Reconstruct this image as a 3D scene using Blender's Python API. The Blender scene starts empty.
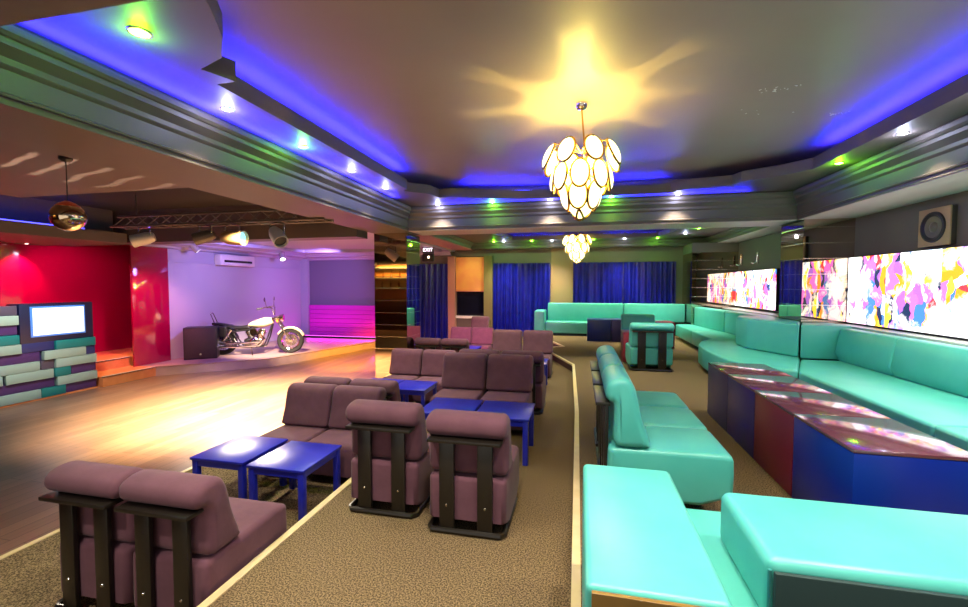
import bpy, bmesh, math, random
from mathutils import Vector, Matrix
from mathutils.geometry import tessellate_polygon
random.seed(7)
S = bpy.context.scene
COL = S.collection
PI = math.pi

# ------------------------------------------------------------------ camera
CAM_H = 1.6
PITCH, YAW = math.radians(2.4635), math.radians(12.574)
cd = bpy.data.cameras.new('camera'); cam = bpy.data.objects.new('camera', cd); COL.objects.link(cam)
cd.sensor_width = 36.0; cd.lens = 430.0 / 968.0 * 36.0; cd.clip_start = 0.05; cd.clip_end = 100
cam.location = (0, 0, CAM_H)
cam.rotation_euler = (PI / 2 - PITCH, 0, YAW)
S.camera = cam

# ------------------------------------------------------------------ world, exposure
w = bpy.data.worlds.new('world'); S.world = w; w.use_nodes = True
w.node_tree.nodes['Background'].inputs[0].default_value = (1.0, 0.93, 0.82, 1)
w.node_tree.nodes['Background'].inputs[1].default_value = 0.55
S.view_settings.view_transform = 'Standard'; S.view_settings.look = 'None'
S.view_settings.gamma = 1.0; S.view_settings.use_curve_mapping = False
S.view_settings.exposure = 0.95
cy = S.cycles
cy.use_denoising = True
cy.max_bounces = 8; cy.diffuse_bounces = 4; cy.glossy_bounces = 4; cy.transmission_bounces = 4
cy.sample_clamp_indirect = 6.0; cy.caustics_reflective = False; cy.caustics_refractive = False

def srgb(r, g, b):
    f = lambda c: (c / 12.92 if c <= 0.04045 else ((c + 0.055) / 1.055) ** 2.4)
    return (f(r / 255), f(g / 255), f(b / 255), 1)

def lamp(kind, name, loc, power, color, aim=None, rot=None, size=0.05, size_y=None, spot=60, blend=0.5, parent=None):
    ld = bpy.data.lights.new(name, kind); ld.energy = power; ld.color = color[:3]
    if kind == 'AREA':
        ld.size = size
        if size_y: ld.shape = 'RECTANGLE'; ld.size_y = size_y
    elif kind == 'SPOT':
        ld.shadow_soft_size = size; ld.spot_size = math.radians(spot); ld.spot_blend = blend
    else:
        ld.shadow_soft_size = size
    o = bpy.data.objects.new(name, ld); COL.objects.link(o); o.location = loc
    if aim is not None:
        o.rotation_euler = (Vector(aim) - Vector(loc)).to_track_quat('-Z', 'Y').to_euler()
    elif rot is not None:
        o.rotation_euler = rot
    return o

# room lamps: ceiling panels of the room's own lighting, stage wash, coves (tuned here)
BLUE = (0.014, 0.012, 1.0)
WARM = (1.0, 0.77, 0.17)
P_CHAND, P_CHAND_FAR = 95, 80
P_WHITE, P_GREEN = 105, 14
P_COVE = 17

# ------------------------------------------------------------------ materials
MATS = {}
def M(name, color=(0.5, 0.5, 0.5, 1), rough=0.6, metal=0.0, spec=0.5, noise=None, bump=None, emit=None, coat=0.0, sheen=0.0):
    if name in MATS: return MATS[name]
    m = bpy.data.materials.new(name); m.use_nodes = True
    nt = m.node_tree; b = nt.nodes['Principled BSDF']
    b.inputs['Base Color'].default_value = color; b.inputs['Roughness'].default_value = rough
    b.inputs['Metallic'].default_value = metal; b.inputs['Specular IOR Level'].default_value = spec
    b.inputs['Coat Weight'].default_value = coat; b.inputs['Coat Roughness'].default_value = 0.08
    if sheen: b.inputs['Sheen Weight'].default_value = sheen
    if emit:
        b.inputs['Emission Color'].default_value = emit[0]; b.inputs['Emission Strength'].default_value = emit[1]
    if noise:                       # (scale, colour2, detail, low, high)
        tc = nt.nodes.new('ShaderNodeTexCoord'); n = nt.nodes.new('ShaderNodeTexNoise'); r = nt.nodes.new('ShaderNodeValToRGB')
        n.inputs['Scale'].default_value = noise[0]; n.inputs['Detail'].default_value = noise[2]
        r.color_ramp.elements[0].position = noise[3]; r.color_ramp.elements[1].position = noise[4]
        r.color_ramp.elements[0].color = color; r.color_ramp.elements[1].color = noise[1]
        nt.links.new(tc.outputs['Object'], n.inputs['Vector']); nt.links.new(n.outputs['Fac'], r.inputs['Fac'])
        nt.links.new(r.outputs['Color'], b.inputs['Base Color'])
    if bump:                        # (scale, strength)
        tc = nt.nodes.new('ShaderNodeTexCoord'); n = nt.nodes.new('ShaderNodeTexNoise'); bp = nt.nodes.new('ShaderNodeBump')
        n.inputs['Scale'].default_value = bump[0]; n.inputs['Detail'].default_value = 3; bp.inputs['Strength'].default_value = bump[1]
        bp.inputs['Distance'].default_value = 0.01
        nt.links.new(tc.outputs['Object'], n.inputs['Vector']); nt.links.new(n.outputs['Fac'], bp.inputs['Height'])
        nt.links.new(bp.outputs['Normal'], b.inputs['Normal'])
    MATS[name] = m
    return m

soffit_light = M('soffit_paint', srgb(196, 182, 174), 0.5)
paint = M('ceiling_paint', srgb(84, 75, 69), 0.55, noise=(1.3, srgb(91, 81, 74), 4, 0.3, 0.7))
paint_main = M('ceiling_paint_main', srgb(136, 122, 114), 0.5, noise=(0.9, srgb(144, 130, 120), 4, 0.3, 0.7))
paint_dark = M('dark_paint', srgb(96, 91, 86), 0.6, noise=(1.5, srgb(102, 97, 91), 3, 0.3, 0.7))
paint_black = M('black_paint', srgb(38, 34, 32), 0.8)
stage_white = M('stage_white', srgb(178, 174, 186), 0.6)
panel_grey = M('panel_grey', srgb(120, 112, 130), 0.6)
carpet = M('carpet', srgb(70, 58, 43), 0.95, spec=0.1, noise=(120, srgb(154, 131, 98), 6, 0.40, 0.62), bump=(300, 0.5))
riser_m = M('riser_carpet', srgb(88, 66, 70), 0.9, spec=0.1, noise=(70, srgb(120, 92, 90), 4, 0.3, 0.7))
nosing_m = M('nosing', srgb(214, 190, 140), 0.4, noise=(9, srgb(226, 205, 160), 3, 0.3, 0.7))
plum = M('plum_velvet', srgb(96, 62, 76), 0.85, spec=0.2, sheen=0.1, noise=(7, srgb(109, 72, 86), 5, 0.3, 0.7), bump=(14, 0.25))
teal = M('teal_vinyl', srgb(76, 184, 176), 0.38, spec=0.55, noise=(4, srgb(86, 192, 183), 4, 0.3, 0.7), bump=(9, 0.10))
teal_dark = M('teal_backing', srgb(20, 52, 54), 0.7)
piping_m = M('teal_piping', srgb(40, 130, 130), 0.5)
frame_m = M('black_brown_frame', srgb(27, 22, 18), 0.35, spec=0.5)
black_m = M('black_plastic', srgb(24, 22, 24), 0.5)
steel = M('steel', srgb(190, 185, 175), 0.25, metal=1.0)
chrome = M('chrome', srgb(235, 230, 220), 0.06, metal=1.0)
gold = M('gold', srgb(196, 148, 60), 0.25, metal=1.0)
blue_table = M('blue_lacquer', srgb(26, 36, 176), 0.30, spec=0.6, noise=(3, srgb(40, 52, 205), 3, 0.3, 0.7))
navy = M('navy_lacquer', srgb(26, 42, 120), 0.32, spec=0.45)
blue_cube = M('blue_cube_lacquer', srgb(8, 40, 150), 0.32, spec=0.45)
indigo = M('indigo_lacquer', srgb(52, 44, 110), 0.32, spec=0.45)
slate = M('slate_lacquer', srgb(62, 62, 96), 0.32, spec=0.45)
maroon = M('maroon_lacquer', srgb(128, 26, 52), 0.32, spec=0.45)
red_gloss = M('red_glass', srgb(150, 2, 56), 0.06, spec=0.8, coat=0.5)
magenta_m = M('magenta_boards', srgb(215, 40, 190), 0.5)
cube_top = M('cube_top_gloss', srgb(104, 56, 74), 0.15, spec=1.0, coat=0.6)
white_m = M('white_paint', srgb(225, 222, 216), 0.5)
ledge_m = M('ledge_white', srgb(200, 205, 205), 0.4)
tan_m = M('tan_wall', srgb(150, 126, 92), 0.7)
pink_wall = M('pink_wall', srgb(178, 128, 116), 0.7)
wood_orange = M('orange_wood', srgb(200, 120, 70), 0.4, noise=(6, srgb(215, 140, 90), 4, 0.3, 0.7))
brown_panel = M('brown_laminate', srgb(120, 90, 30), 0.35, noise=(5, srgb(140, 106, 40), 4, 0.3, 0.7))
speaker_tan = M('speaker_tan', srgb(176, 146, 110), 0.5)
booth_dark = M('booth_navy', srgb(36, 34, 84), 0.45)
b_pale = M('block_pale', srgb(150, 182, 178), 0.5)
b_teal = M('block_teal', srgb(14, 122, 128), 0.5)
b_purple = M('block_purple', srgb(74, 46, 110), 0.5)
b_navy = M('block_navy', srgb(38, 44, 110), 0.5)
b_grey = M('block_grey', srgb(78, 72, 96), 0.5)
screen_m = M('screen', (0.02, 0.02, 0.02, 1), 0.3, emit=(srgb(236, 240, 244), 1.1))
lens_white = M('lens_white', (1, 1, 1, 1), 0.3, emit=((0.85, 0.92, 1, 1), 9))
lens_green = M('lens_green', (1, 1, 1, 1), 0.3, emit=((0.45, 1, 0.12, 1), 7))
lens_warm = M('lens_warm', (1, 1, 1, 1), 0.3, emit=((1, 0.75, 0.45, 1), 8))
led_blue = M('led_blue', (0, 0, 0.2, 1), 0.4, emit=((0.05, 0.05, 1, 1), 4))
opal = M('opal_glass', srgb(250, 245, 230), 0.25, emit=((1, 0.84, 0.36, 1), 2.0))
sign_glow = M('sign_letters', (0.9, 0.8, 0.9, 1), 0.4, emit=((1, 0.78, 0.95, 1), 1.8))
rubber = M('tyre_rubber', srgb(30, 28, 28), 0.7)
leather = M('black_leather', srgb(26, 24, 26), 0.4)
cream_tank = M('cream_tank', srgb(220, 205, 170), 0.15, coat=0.6)

def wood_floor():
    m = bpy.data.materials.new('dance_floor_planks'); m.use_nodes = True; nt = m.node_tree; L = nt.links.new
    b = nt.nodes['Principled BSDF']; tc = nt.nodes.new('ShaderNodeTexCoord'); mp = nt.nodes.new('ShaderNodeMapping')
    mp.inputs['Rotation'].default_value = (0, 0, PI / 2)
    br = nt.nodes.new('ShaderNodeTexBrick'); br.inputs['Scale'].default_value = 1.0
    br.inputs['Brick Width'].default_value = 1.6; br.inputs['Row Height'].default_value = 0.14; br.inputs['Mortar Size'].default_value = 0.003
    br.inputs['Color1'].default_value = srgb(122, 92, 78); br.inputs['Color2'].default_value = srgb(146, 112, 94); br.inputs['Mortar'].default_value = srgb(70, 50, 44)
    n = nt.nodes.new('ShaderNodeTexNoise'); n.inputs['Scale'].default_value = 3
    mp2 = nt.nodes.new('ShaderNodeMapping'); mp2.inputs['Scale'].default_value = (9, 0.7, 1)
    mix = nt.nodes.new('ShaderNodeMixRGB'); mix.blend_type = 'MULTIPLY'; mix.inputs['Fac'].default_value = 0.35
    L(tc.outputs['Object'], mp.inputs['Vector']); L(mp.outputs['Vector'], br.inputs['Vector'])
    L(tc.outputs['Object'], mp2.inputs['Vector']); L(mp2.outputs['Vector'], n.inputs['Vector'])
    L(br.outputs['Color'], mix.inputs[1]); L(n.outputs['Fac'], mix.inputs[2]); L(mix.outputs['Color'], b.inputs['Base Color'])
    b.inputs['Roughness'].default_value = 0.32; b.inputs['Specular IOR Level'].default_value = 0.5
    return m
floor_m = wood_floor()

def mirror_tiles():
    m = bpy.data.materials.new('bronze_mirror_tiles'); m.use_nodes = True; nt = m.node_tree; L = nt.links.new
    b = nt.nodes['Principled BSDF']; g = nt.nodes.new('ShaderNodeNewGeometry'); sp = nt.nodes.new('ShaderNodeSeparateXYZ')
    L(g.outputs['Position'], sp.inputs['Vector'])
    md = nt.nodes.new('ShaderNodeMath'); md.operation = 'MODULO'; md.inputs[1].default_value = 0.235
    ad = nt.nodes.new('ShaderNodeMath'); ad.operation = 'ADD'; ad.inputs[1].default_value = 2.0
    L(sp.outputs['Z'], ad.inputs[0]); L(ad.outputs[0], md.inputs[0])
    lt = nt.nodes.new('ShaderNodeMath'); lt.operation = 'LESS_THAN'; lt.inputs[1].default_value = 0.010
    L(md.outputs[0], lt.inputs[0])
    mx = nt.nodes.new('ShaderNodeMixRGB'); mx.inputs[1].default_value = srgb(196, 178, 156); mx.inputs[2].default_value = srgb(225, 215, 190)
    L(lt.outputs[0], mx.inputs['Fac']); L(mx.outputs['Color'], b.inputs['Base Color'])
    mr = nt.nodes.new('ShaderNodeMath'); mr.operation = 'MULTIPLY_ADD'; mr.inputs[1].default_value = 0.22; mr.inputs[2].default_value = 0.03
    L(lt.outputs[0], mr.inputs[0]); L(mr.outputs[0], b.inputs['Roughness'])
    b.inputs['Metallic'].default_value = 1.0
    return m
mirror_m = mirror_tiles()

def curtain_mat():
    return M('blue_curtain', srgb(8, 14, 124), 0.30, spec=0.6, noise=(5, srgb(14, 24, 158), 4, 0.35, 0.7))
curtain_m = curtain_mat()

def art_mat(seed):
    m = bpy.data.materials.new('lightbox_art'); m.use_nodes = True; nt = m.node_tree; L = nt.links.new; N = nt.nodes.new
    b = nt.nodes['Principled BSDF']; tc = N('ShaderNodeTexCoord')
    mp = N('ShaderNodeMapping'); mp.inputs['Location'].default_value = (seed * 3.1, seed * 1.7, seed * 2.3)
    n = N('ShaderNodeTexNoise'); n.inputs['Scale'].default_value = 2.4; n.inputs['Detail'].default_value = 3
    add = N('ShaderNodeMixRGB'); add.blend_type = 'ADD'; add.inputs['Fac'].default_value = 0.5
    mp2 = N('ShaderNodeMapping'); mp2.inputs['Rotation'].default_value = (0.6, 0, 0); mp2.inputs['Scale'].default_value = (1, 1.9, 0.8)
    v = N('ShaderNodeTexVoronoi'); v.inputs['Scale'].default_value = 5.0
    sp = N('ShaderNodeSeparateColor'); r = N('ShaderNodeValToRGB'); r.color_ramp.interpolation = 'CONSTANT'
    els = [(0.0, (20, 34, 70)), (0.12, (60, 110, 190)), (0.24, (150, 90, 214)), (0.36, (226, 100, 214)), (0.48, (255, 200, 232)), (0.56, (255, 255, 255)),
           (0.66, (200, 224, 250)), (0.74, (255, 214, 60)), (0.84, (255, 140, 30)), (0.93, (214, 50, 60))]
    cr = r.color_ramp
    while len(cr.elements) < len(els): cr.elements.new(0.5)
    for e, (p_, c_) in zip(cr.elements, els): e.position = p_; e.color = srgb(*c_)
    n2 = N('ShaderNodeTexNoise'); n2.inputs['Scale'].default_value = 2.1; n2.inputs['Detail'].default_value = 5; n2.inputs['Roughness'].default_value = 0.62
    r2 = N('ShaderNodeValToRGB'); r2.color_ramp.elements[0].position = 0.435; r2.color_ramp.elements[1].position = 0.53
    mx = N('ShaderNodeMixRGB'); mx.inputs[1].default_value = (1, 1, 1, 1)
    L(tc.outputs['Object'], mp.inputs['Vector']); L(mp.outputs['Vector'], n.inputs['Vector']); L(mp.outputs['Vector'], add.inputs[1]); L(n.outputs['Color'], add.inputs[2])
    L(add.outputs['Color'], mp2.inputs['Vector']); L(mp2.outputs['Vector'], v.inputs['Vector']); L(v.outputs['Color'], sp.inputs['Color']); L(sp.outputs[0], r.inputs['Fac'])
    L(add.outputs['Color'], n2.inputs['Vector']); L(n2.outputs['Fac'], r2.inputs['Fac']); L(r2.outputs['Color'], mx.inputs['Fac']); L(r.outputs['Color'], mx.inputs[2])
    b.inputs['Base Color'].default_value = (0.02, 0.02, 0.02, 1); b.inputs['Roughness'].default_value = 0.25
    L(mx.outputs['Color'], b.inputs['Emission Color']); b.inputs['Emission Strength'].default_value = 1.5
    return m

# ------------------------------------------------------------------ mesh helpers
def link(name, me, m, parent=None):
    o = bpy.data.objects.new(name, me); COL.objects.link(o)
    if m is not None and not me.materials: me.materials.append(m)
    if parent is not None: o.parent = parent
    return o
def finish(bm, name, smooth=True, angle=40):
    bmesh.ops.recalc_face_normals(bm, faces=bm.faces)
    me = bpy.data.meshes.new(name); bm.to_mesh(me); bm.free()
    if smooth:
        for p in me.polygons: p.use_smooth = True
        me.set_sharp_from_angle(angle=math.radians(angle))
    return me
def add_box(bm, x0, x1, y0, y1, z0, z1, r=0.0, seg=2):
    t = bmesh.new(); bmesh.ops.create_cube(t, size=1)
    for v in t.verts:
        v.co = Vector(((x0 + x1) / 2 + v.co.x * (x1 - x0), (y0 + y1) / 2 + v.co.y * (y1 - y0), (z0 + z1) / 2 + v.co.z * (z1 - z0)))
    if r > 0: bmesh.ops.bevel(t, geom=t.edges[:], offset=r, segments=seg, affect='EDGES', profile=0.5)
    merge(bm, t)
def merge(bm, t):
    vm = {v: bm.verts.new(v.co) for v in t.verts}
    for f in t.faces:
        try: bm.faces.new([vm[v] for v in f.verts])
        except ValueError: pass
    t.free()
def box(x0, x1, y0, y1, z0, z1, r=0.0, seg=2, name='box'):
    bm = bmesh.new(); add_box(bm, x0, x1, y0, y1, z0, z1, r, seg); return finish(bm, name)
def add_tube(bm, pts, rad, n=10, cap=True):
    pts = [Vector(p) for p in pts]; rings = []
    rads = rad if isinstance(rad, (list, tuple)) else [rad] * len(pts)
    up = Vector((0, 0, 1)); prev = None
    for i, p in enumerate(pts):
        d = (pts[min(i + 1, len(pts) - 1)] - pts[max(i - 1, 0)]).normalized()
        a = prev if prev is not None else (up if abs(d.z) < 0.9 else Vector((1, 0, 0)))
        u = (a - d * a.dot(d)).normalized(); v = d.cross(u); prev = u
        rings.append([bm.verts.new(p + (u * math.cos(2 * PI * k / n) + v * math.sin(2 * PI * k / n)) * rads[i]) for k in range(n)])
    for a, b in zip(rings, rings[1:]):
        for k in range(n): bm.faces.new((a[k], a[(k + 1) % n], b[(k + 1) % n], b[k]))
    if cap: bm.faces.new(rings[0][::-1]); bm.faces.new(rings[-1])
def tube(pts, rad, n=10, name='tube'):
    bm = bmesh.new(); add_tube(bm, pts, rad, n); return finish(bm, name)
def add_lathe(bm, prof, n=24, mat=None):
    rings = []
    for r, z in prof:
        if r < 1e-5: rings.append([bm.verts.new((mat @ Vector((0, 0, z))) if mat else (0, 0, z))])
        else:
            ring = []
            for k in range(n):
                c = Vector((r * math.cos(2 * PI * k / n), r * math.sin(2 * PI * k / n), z)); ring.append(bm.verts.new((mat @ c) if mat else c))
            rings.append(ring)
    for a, b in zip(rings, rings[1:]):
        for k in range(n):
            k2 = (k + 1) % n
            if len(a) == 1 and len(b) == 1: continue
            if len(a) == 1: bm.faces.new((a[0], b[k2], b[k]))
            elif len(b) == 1: bm.faces.new((a[k], a[k2], b[0]))
            else: bm.faces.new((a[k], a[k2], b[k2], b[k]))
def lathe(prof, n=24, mat=None, name='lathe'):
    bm = bmesh.new(); add_lathe(bm, prof, n, mat); return finish(bm, name)
def prism(poly, z0, z1, r=0.0, seg=3, name='prism', holes=None):
    bm = bmesh.new()
    loops = [[Vector((x, y, 0)) for x, y in poly]] + [[Vector((x, y, 0)) for x, y in h] for h in (holes or [])]
    tris = tessellate_polygon(loops); flat = [v for l in loops for v in l]
    if holes:
        top = [bm.verts.new((v.x, v.y, z1)) for v in flat]; bot = [bm.verts.new((v.x, v.y, z0)) for v in flat]
        for t in tris:
            bm.faces.new([top[i] for i in t]); bm.faces.new([bot[i] for i in t[::-1]])
        o = 0
        for l in loops:
            n = len(l)
            for i in range(n):
                a, b = o + i, o + (i + 1) % n; bm.faces.new((bot[a], bot[b], top[b], top[a]))
            o += n
    else:
        top = [bm.verts.new((x, y, z1)) for x, y in poly]; bot = [bm.verts.new((x, y, z0)) for x, y in poly]
        bm.faces.new(top); bm.faces.new(bot[::-1]); n = len(poly)
        for i in range(n): bm.faces.new((bot[i], bot[(i + 1) % n], top[(i + 1) % n], top[i]))
        if r > 0:
            bmesh.ops.recalc_face_normals(bm, faces=bm.faces)
            bmesh.ops.bevel(bm, geom=bm.edges[:], offset=r, segments=seg, affect='EDGES', profile=0.5)
    return finish(bm, name)
def chaikin(p, it=2):
    for _ in range(it):
        q = []
        for i in range(len(p)):
            a, b = p[i], p[(i + 1) % len(p)]
            q += [(a[0] * .75 + b[0] * .25, a[1] * .75 + b[1] * .25), (a[0] * .25 + b[0] * .75, a[1] * .25 + b[1] * .75)]
        p = q
    return p
def cushion(profile, width, r=0.04, it=2, steps=4, name='cushion'):
    """profile in (y, z), counter-clockwise, swept along x with rounded ends"""
    p = chaikin(profile, it); n = len(p)
    area = sum(p[i][0] * p[(i + 1) % n][1] - p[(i + 1) % n][0] * p[i][1] for i in range(n))
    if area < 0: p = p[::-1]
    nor = []
    for i in range(n):
        a, b = p[i - 1], p[(i + 1) % n]; dx, dy = b[0] - a[0], b[1] - a[1]; l = math.hypot(dx, dy) or 1
        nor.append((dy / l, -dx / l))
    bm = bmesh.new(); rings = []
    sec = []
    for k in range(steps + 1):
        a = PI / 2 * k / steps; sec.append((-width / 2 + r * (1 - math.cos(a)), r * (1 - math.sin(a))))
    sec = sec + [(-x, i) for x, i in sec[::-1]]
    for x, ins in sec:
        rings.append([bm.verts.new((x, p[i][0] - nor[i][0] * ins, p[i][1] - nor[i][1] * ins)) for i in range(n)])
    for a, b in zip(rings, rings[1:]):
        for i in range(n): bm.faces.new((a[i], a[(i + 1) % n], b[(i + 1) % n], b[i]))
    caps = [bm.faces.new(rings[0][::-1]), bm.faces.new(rings[-1])]
    bmesh.ops.triangulate(bm, faces=caps, ngon_method='BEAUTY')
    return finish(bm, name, angle=55)

def tag(o, label, cat, group=None, kind=None):
    if label: o['label'] = label
    if cat: o['category'] = cat
    if group: o['group'] = group
    if kind: o['kind'] = kind
    return o
def thing(name, label, cat, loc=(0, 0, 0), rotz=0, group=None):
    o = bpy.data.objects.new(name, None); o.empty_display_size = 0.1; COL.objects.link(o)
    o.location = loc; o.rotation_euler = (0, 0, rotz)
    return tag(o, label, cat, group)
def struct(name, me, m, label=None):
    o = link(name, me, m); o['kind'] = 'structure'
    if label: o['label'] = label
    return o
def dup(root, loc, rotz, label, group=None):
    r = root.copy(); COL.objects.link(r); r.location = loc; r.rotation_euler = (0, 0, rotz); r['label'] = label
    if group: r['group'] = group
    for ch in list(root.children):
        c = ch.copy(); COL.objects.link(c); c.parent = r
        for g in list(ch.children):
            d = g.copy(); COL.objects.link(d); d.parent = c
    return r

# ------------------------------------------------------------------ floors
DZ, TZ, AZ, PZ = -0.4, -0.23, 0.0, 0.15          # dance floor, lower carpet, aisle, teal platform
X_D, X_T, Y0, Y1 = -3.75, -1.79, -2.6, 13.3
struct('floor', box(-12, X_D, Y0, 13.6, DZ - 0.1, DZ), floor_m)
struct('floor', box(X_D, X_T, Y0, Y1, DZ - 0.1, TZ), carpet)
struct('floor', box(X_T, 4.1, Y0, Y1, DZ - 0.1, AZ), carpet)
plat = [(0.045, Y0), (0.0, 5.0), (-0.08, 7.95), (-0.80, 9.95), (-0.33, 10.27), (-0.80, 11.5), (-1.35, 12.7), (-1.35, Y1), (4.1, Y1), (4.1, Y0)]
struct('floor', prism(plat, AZ, PZ), carpet)
struct('floor', box(-4.1, X_T, 11.7, Y1, TZ, -0.12), carpet)
# risers and nosings
def strip(pts, z0, z1, wdt, name, m, side=1):
    bm = bmesh.new()
    for a, b in zip(pts, pts[1:]):
        A = Vector((a[0], a[1], 0)); B = Vector((b[0], b[1], 0)); d = (B - A).normalized(); nrm = Vector((-d.y, d.x, 0)) * wdt * side
        A2 = A - d * 0.0; B2 = B + d * 0.0
        vs = [bm.verts.new((p.x, p.y, z)) for z in (z0, z1) for p in (A2, B2, B2 + nrm, A2 + nrm)]
        for f in ((0, 1, 2, 3), (4, 5, 6, 7), (0, 1, 5, 4), (1, 2, 6, 5), (2, 3, 7, 6), (3, 0, 4, 7)): bm.faces.new([vs[i] for i in f])
    return struct(name, finish(bm, name, False), m)
edge = plat[:7]
strip(edge, AZ + 0.001, PZ - 0.02, 0.012, 'trim_1', riser_m, 1)
strip(edge, PZ - 0.025, PZ + 0.006, 0.045, 'trim_2', nosing_m, 1)
strip([(X_T, Y0), (X_T, Y1)], AZ - 0.03, AZ + 0.006, 0.05, 'trim_3', nosing_m, 1)
strip([(X_D, Y0), (X_D, 7.65)], TZ - 0.03, TZ + 0.006, 0.045, 'trim_4', nosing_m, 1)

# ------------------------------------------------------------------ shell: walls
XW = 3.97
struct('wall_right', box(XW, XW + 0.12, Y0, 13.5, 0, 3.5), paint_dark)
struct('wall_back', box(-12, -3.87, 13.3, 13.5, -0.5, 3.5), pink_wall) if False else None
struct('wall_back', box(-5.5, 4.1, 13.3, 13.45, -0.4, 3.5), M('back_wall_paint', srgb(112, 106, 92), 0.65))
struct('wall_stage', box(-9.75, -5.5, 13.5, 13.65, -0.4, 3.3), panel_grey)
struct('wall_stage_left', box(-9.75, -9.6, 8.36, 13.5, -0.4, 3.3), stage_white)
struct('wall_left', box(-11.35, -11.2, Y0, 10.2, -0.4, 3.2), red_gloss)
struct('wall_corridor', box(-11.2, -9.75, 10.0, 10.15, -0.4, 3.2), red_gloss)

# stage platform
stage_poly = [(-9.6, 7.62), (-9.1, 7.6), (-7.42, 9.0), (-6.35, 12.6), (-6.0, 13.5), (-9.6, 13.5)]
struct('stage_floor', prism(stage_poly, DZ, -0.2), M('stage_boards', srgb(158, 128, 122), 0.35, noise=(4, srgb(172, 140, 132), 4, 0.3, 0.7)))
strip([(-9.1, 7.6), (-7.42, 9.0), (-6.35, 12.6)], -0.225, -0.194, 0.03, 'trim_5', M('stage_edge', srgb(190, 150, 130), 0.4), 1)

# ------------------------------------------------------------------ ceilings
Z1 = 3.02
ZM = 3.30
XL, XR, YF = -3.12, 3.23, 7.5
struct('ceiling', box(-3.9, XW, Y0, 8.2, ZM, ZM + 0.1), paint_main)
# ledge ring with octagonal inner outline and rounded bulges
inner = [(-2.52, 2.62), (-2.52, 6.05), (-2.62, 6.15), (-2.3, 6.45), (-2.25, 6.75), (-2.05, 6.72), (-1.2, 7.05), (-0.9, 7.15), (1.35, 7.15), (1.5, 6.95), (2.1, 6.80), (2.15, 6.6), (2.55, 6.35), (2.78, 6.1),
         (2.78, 2.62), (2.62, 2.62), (2.70, 2.42), (2.42, 2.33), (2.24, 2.15), (2.08, 1.9), (2.0, 1.75), (-1.78, 1.75), (-1.86, 1.9), (-2.02, 2.15), (-2.2, 2.33), (-2.45, 2.42), (-2.36, 2.62)]
YN = 1.26
outer = [(XL - 0.1, YN - 0.1), (XL - 0.1, YF + 0.1), (XR + 0.1, YF + 0.1), (XR + 0.1, YN - 0.1)]
struct('ceiling_ledge', prism(outer, Z1, Z1 + 0.14, holes=[inner]), paint)
# crown moulding profile swept round left, far, right
def sweep_profile(path, prof, name, m):
    """path: (x, y) points, prof: (offset to the inside, z); inside is to the right of travel"""
    bm = bmesh.new(); P = [Vector((x, y)) for x, y in path]; rings = []
    for i, p in enumerate(P):
        d0 = (P[i] - P[i - 1]).normalized() if i else (P[1] - P[0]).normalized()
        d1 = (P[i + 1] - P[i]).normalized() if i < len(P) - 1 else d0
        n0 = Vector((d0.y, -d0.x)); n1 = Vector((d1.y, -d1.x)); mt = (n0 + n1); mt = mt / max(1e-6, (mt.dot(n0)))
        rings.append([bm.verts.new((p.x + mt.x * o, p.y + mt.y * o, z)) for o, z in prof])
    for a, b in zip(rings, rings[1:]):
        for k in range(len(prof) - 1): bm.faces.new((a[k], a[k + 1], b[k + 1], b[k]))
    return struct(name, finish(bm, name, True, 25), m)
crown = [(-0.02, 2.64), (0.02, 2.64), (0.025, 2.655), (0.008, 2.665), (0.008, 2.79), (0.02, 2.80), (0.03, 2.815), (0.03, 2.85), (0.06, 2.88), (0.085, 2.90), (0.085, 2.935), (0.10, 2.94), (0.12, 2.96), (0.12, 3.0), (0.10, 3.02), (-0.02, 3.02)]
sweep_profile([(0.0, YN), (XL, YN), (XL, YF), (XR, YF), (XR, YN), (0.0, YN)], crown, 'trim_6', paint)
struct('beam', box(XL, XR, Y0, YN, 2.6, 3.35), paint)
struct('ceiling', box(XR + 0.02, XW, YN, YF - 0.02, 2.592, 2.6), soffit_light)
struct('ceiling', box(XL + 0.02, XR, YF + 0.02, 8.2, 2.592, 2.6), soffit_light)
struct('ceiling', box(3.47, XW, 8.2, 12.9, 2.692, 2.7), soffit_light)
struct('beam', box(-3.93, XL, Y0, 8.2, 2.6, 3.35), paint)
struct('beam', box(XL, XR, YF, 8.2, 2.6, 3.35), paint)
struct('beam', box(XR, XW, Y0, 8.2, 2.6, 3.35), paint)
# far bay
FZ = 2.88
struct('ceiling', box(-5.5, XW, 8.2, 13.3, 3.16, 3.26), paint_main)
struct('beam', box(-5.5, -3.3, 8.2, 13.3, 2.7, 3.16), pink_wall)
struct('beam', box(3.45, XW, 8.2, 13.3, 2.7, 3.16), paint)
struct('beam', box(-3.3, 3.45, 12.95, 13.3, 2.7, 3.16), paint)
struct('ceiling_ledge', prism([(-3.35, 8.15), (-3.35, 13.0), (3.5, 13.0), (3.5, 8.15)], FZ, FZ + 0.12, holes=[[(-2.4, 9.2), (-1.9, 12.2), (2.0, 12.2), (2.5, 9.2)]]), paint)
crown2 = [(o, 2.7 + (z - 2.6) * 0.42) for o, z in crown]
sweep_profile([(-3.3, 8.2), (-3.3, 12.95), (3.45, 12.95), (3.45, 8.2)], crown2, 'trim_7', paint)
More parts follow.
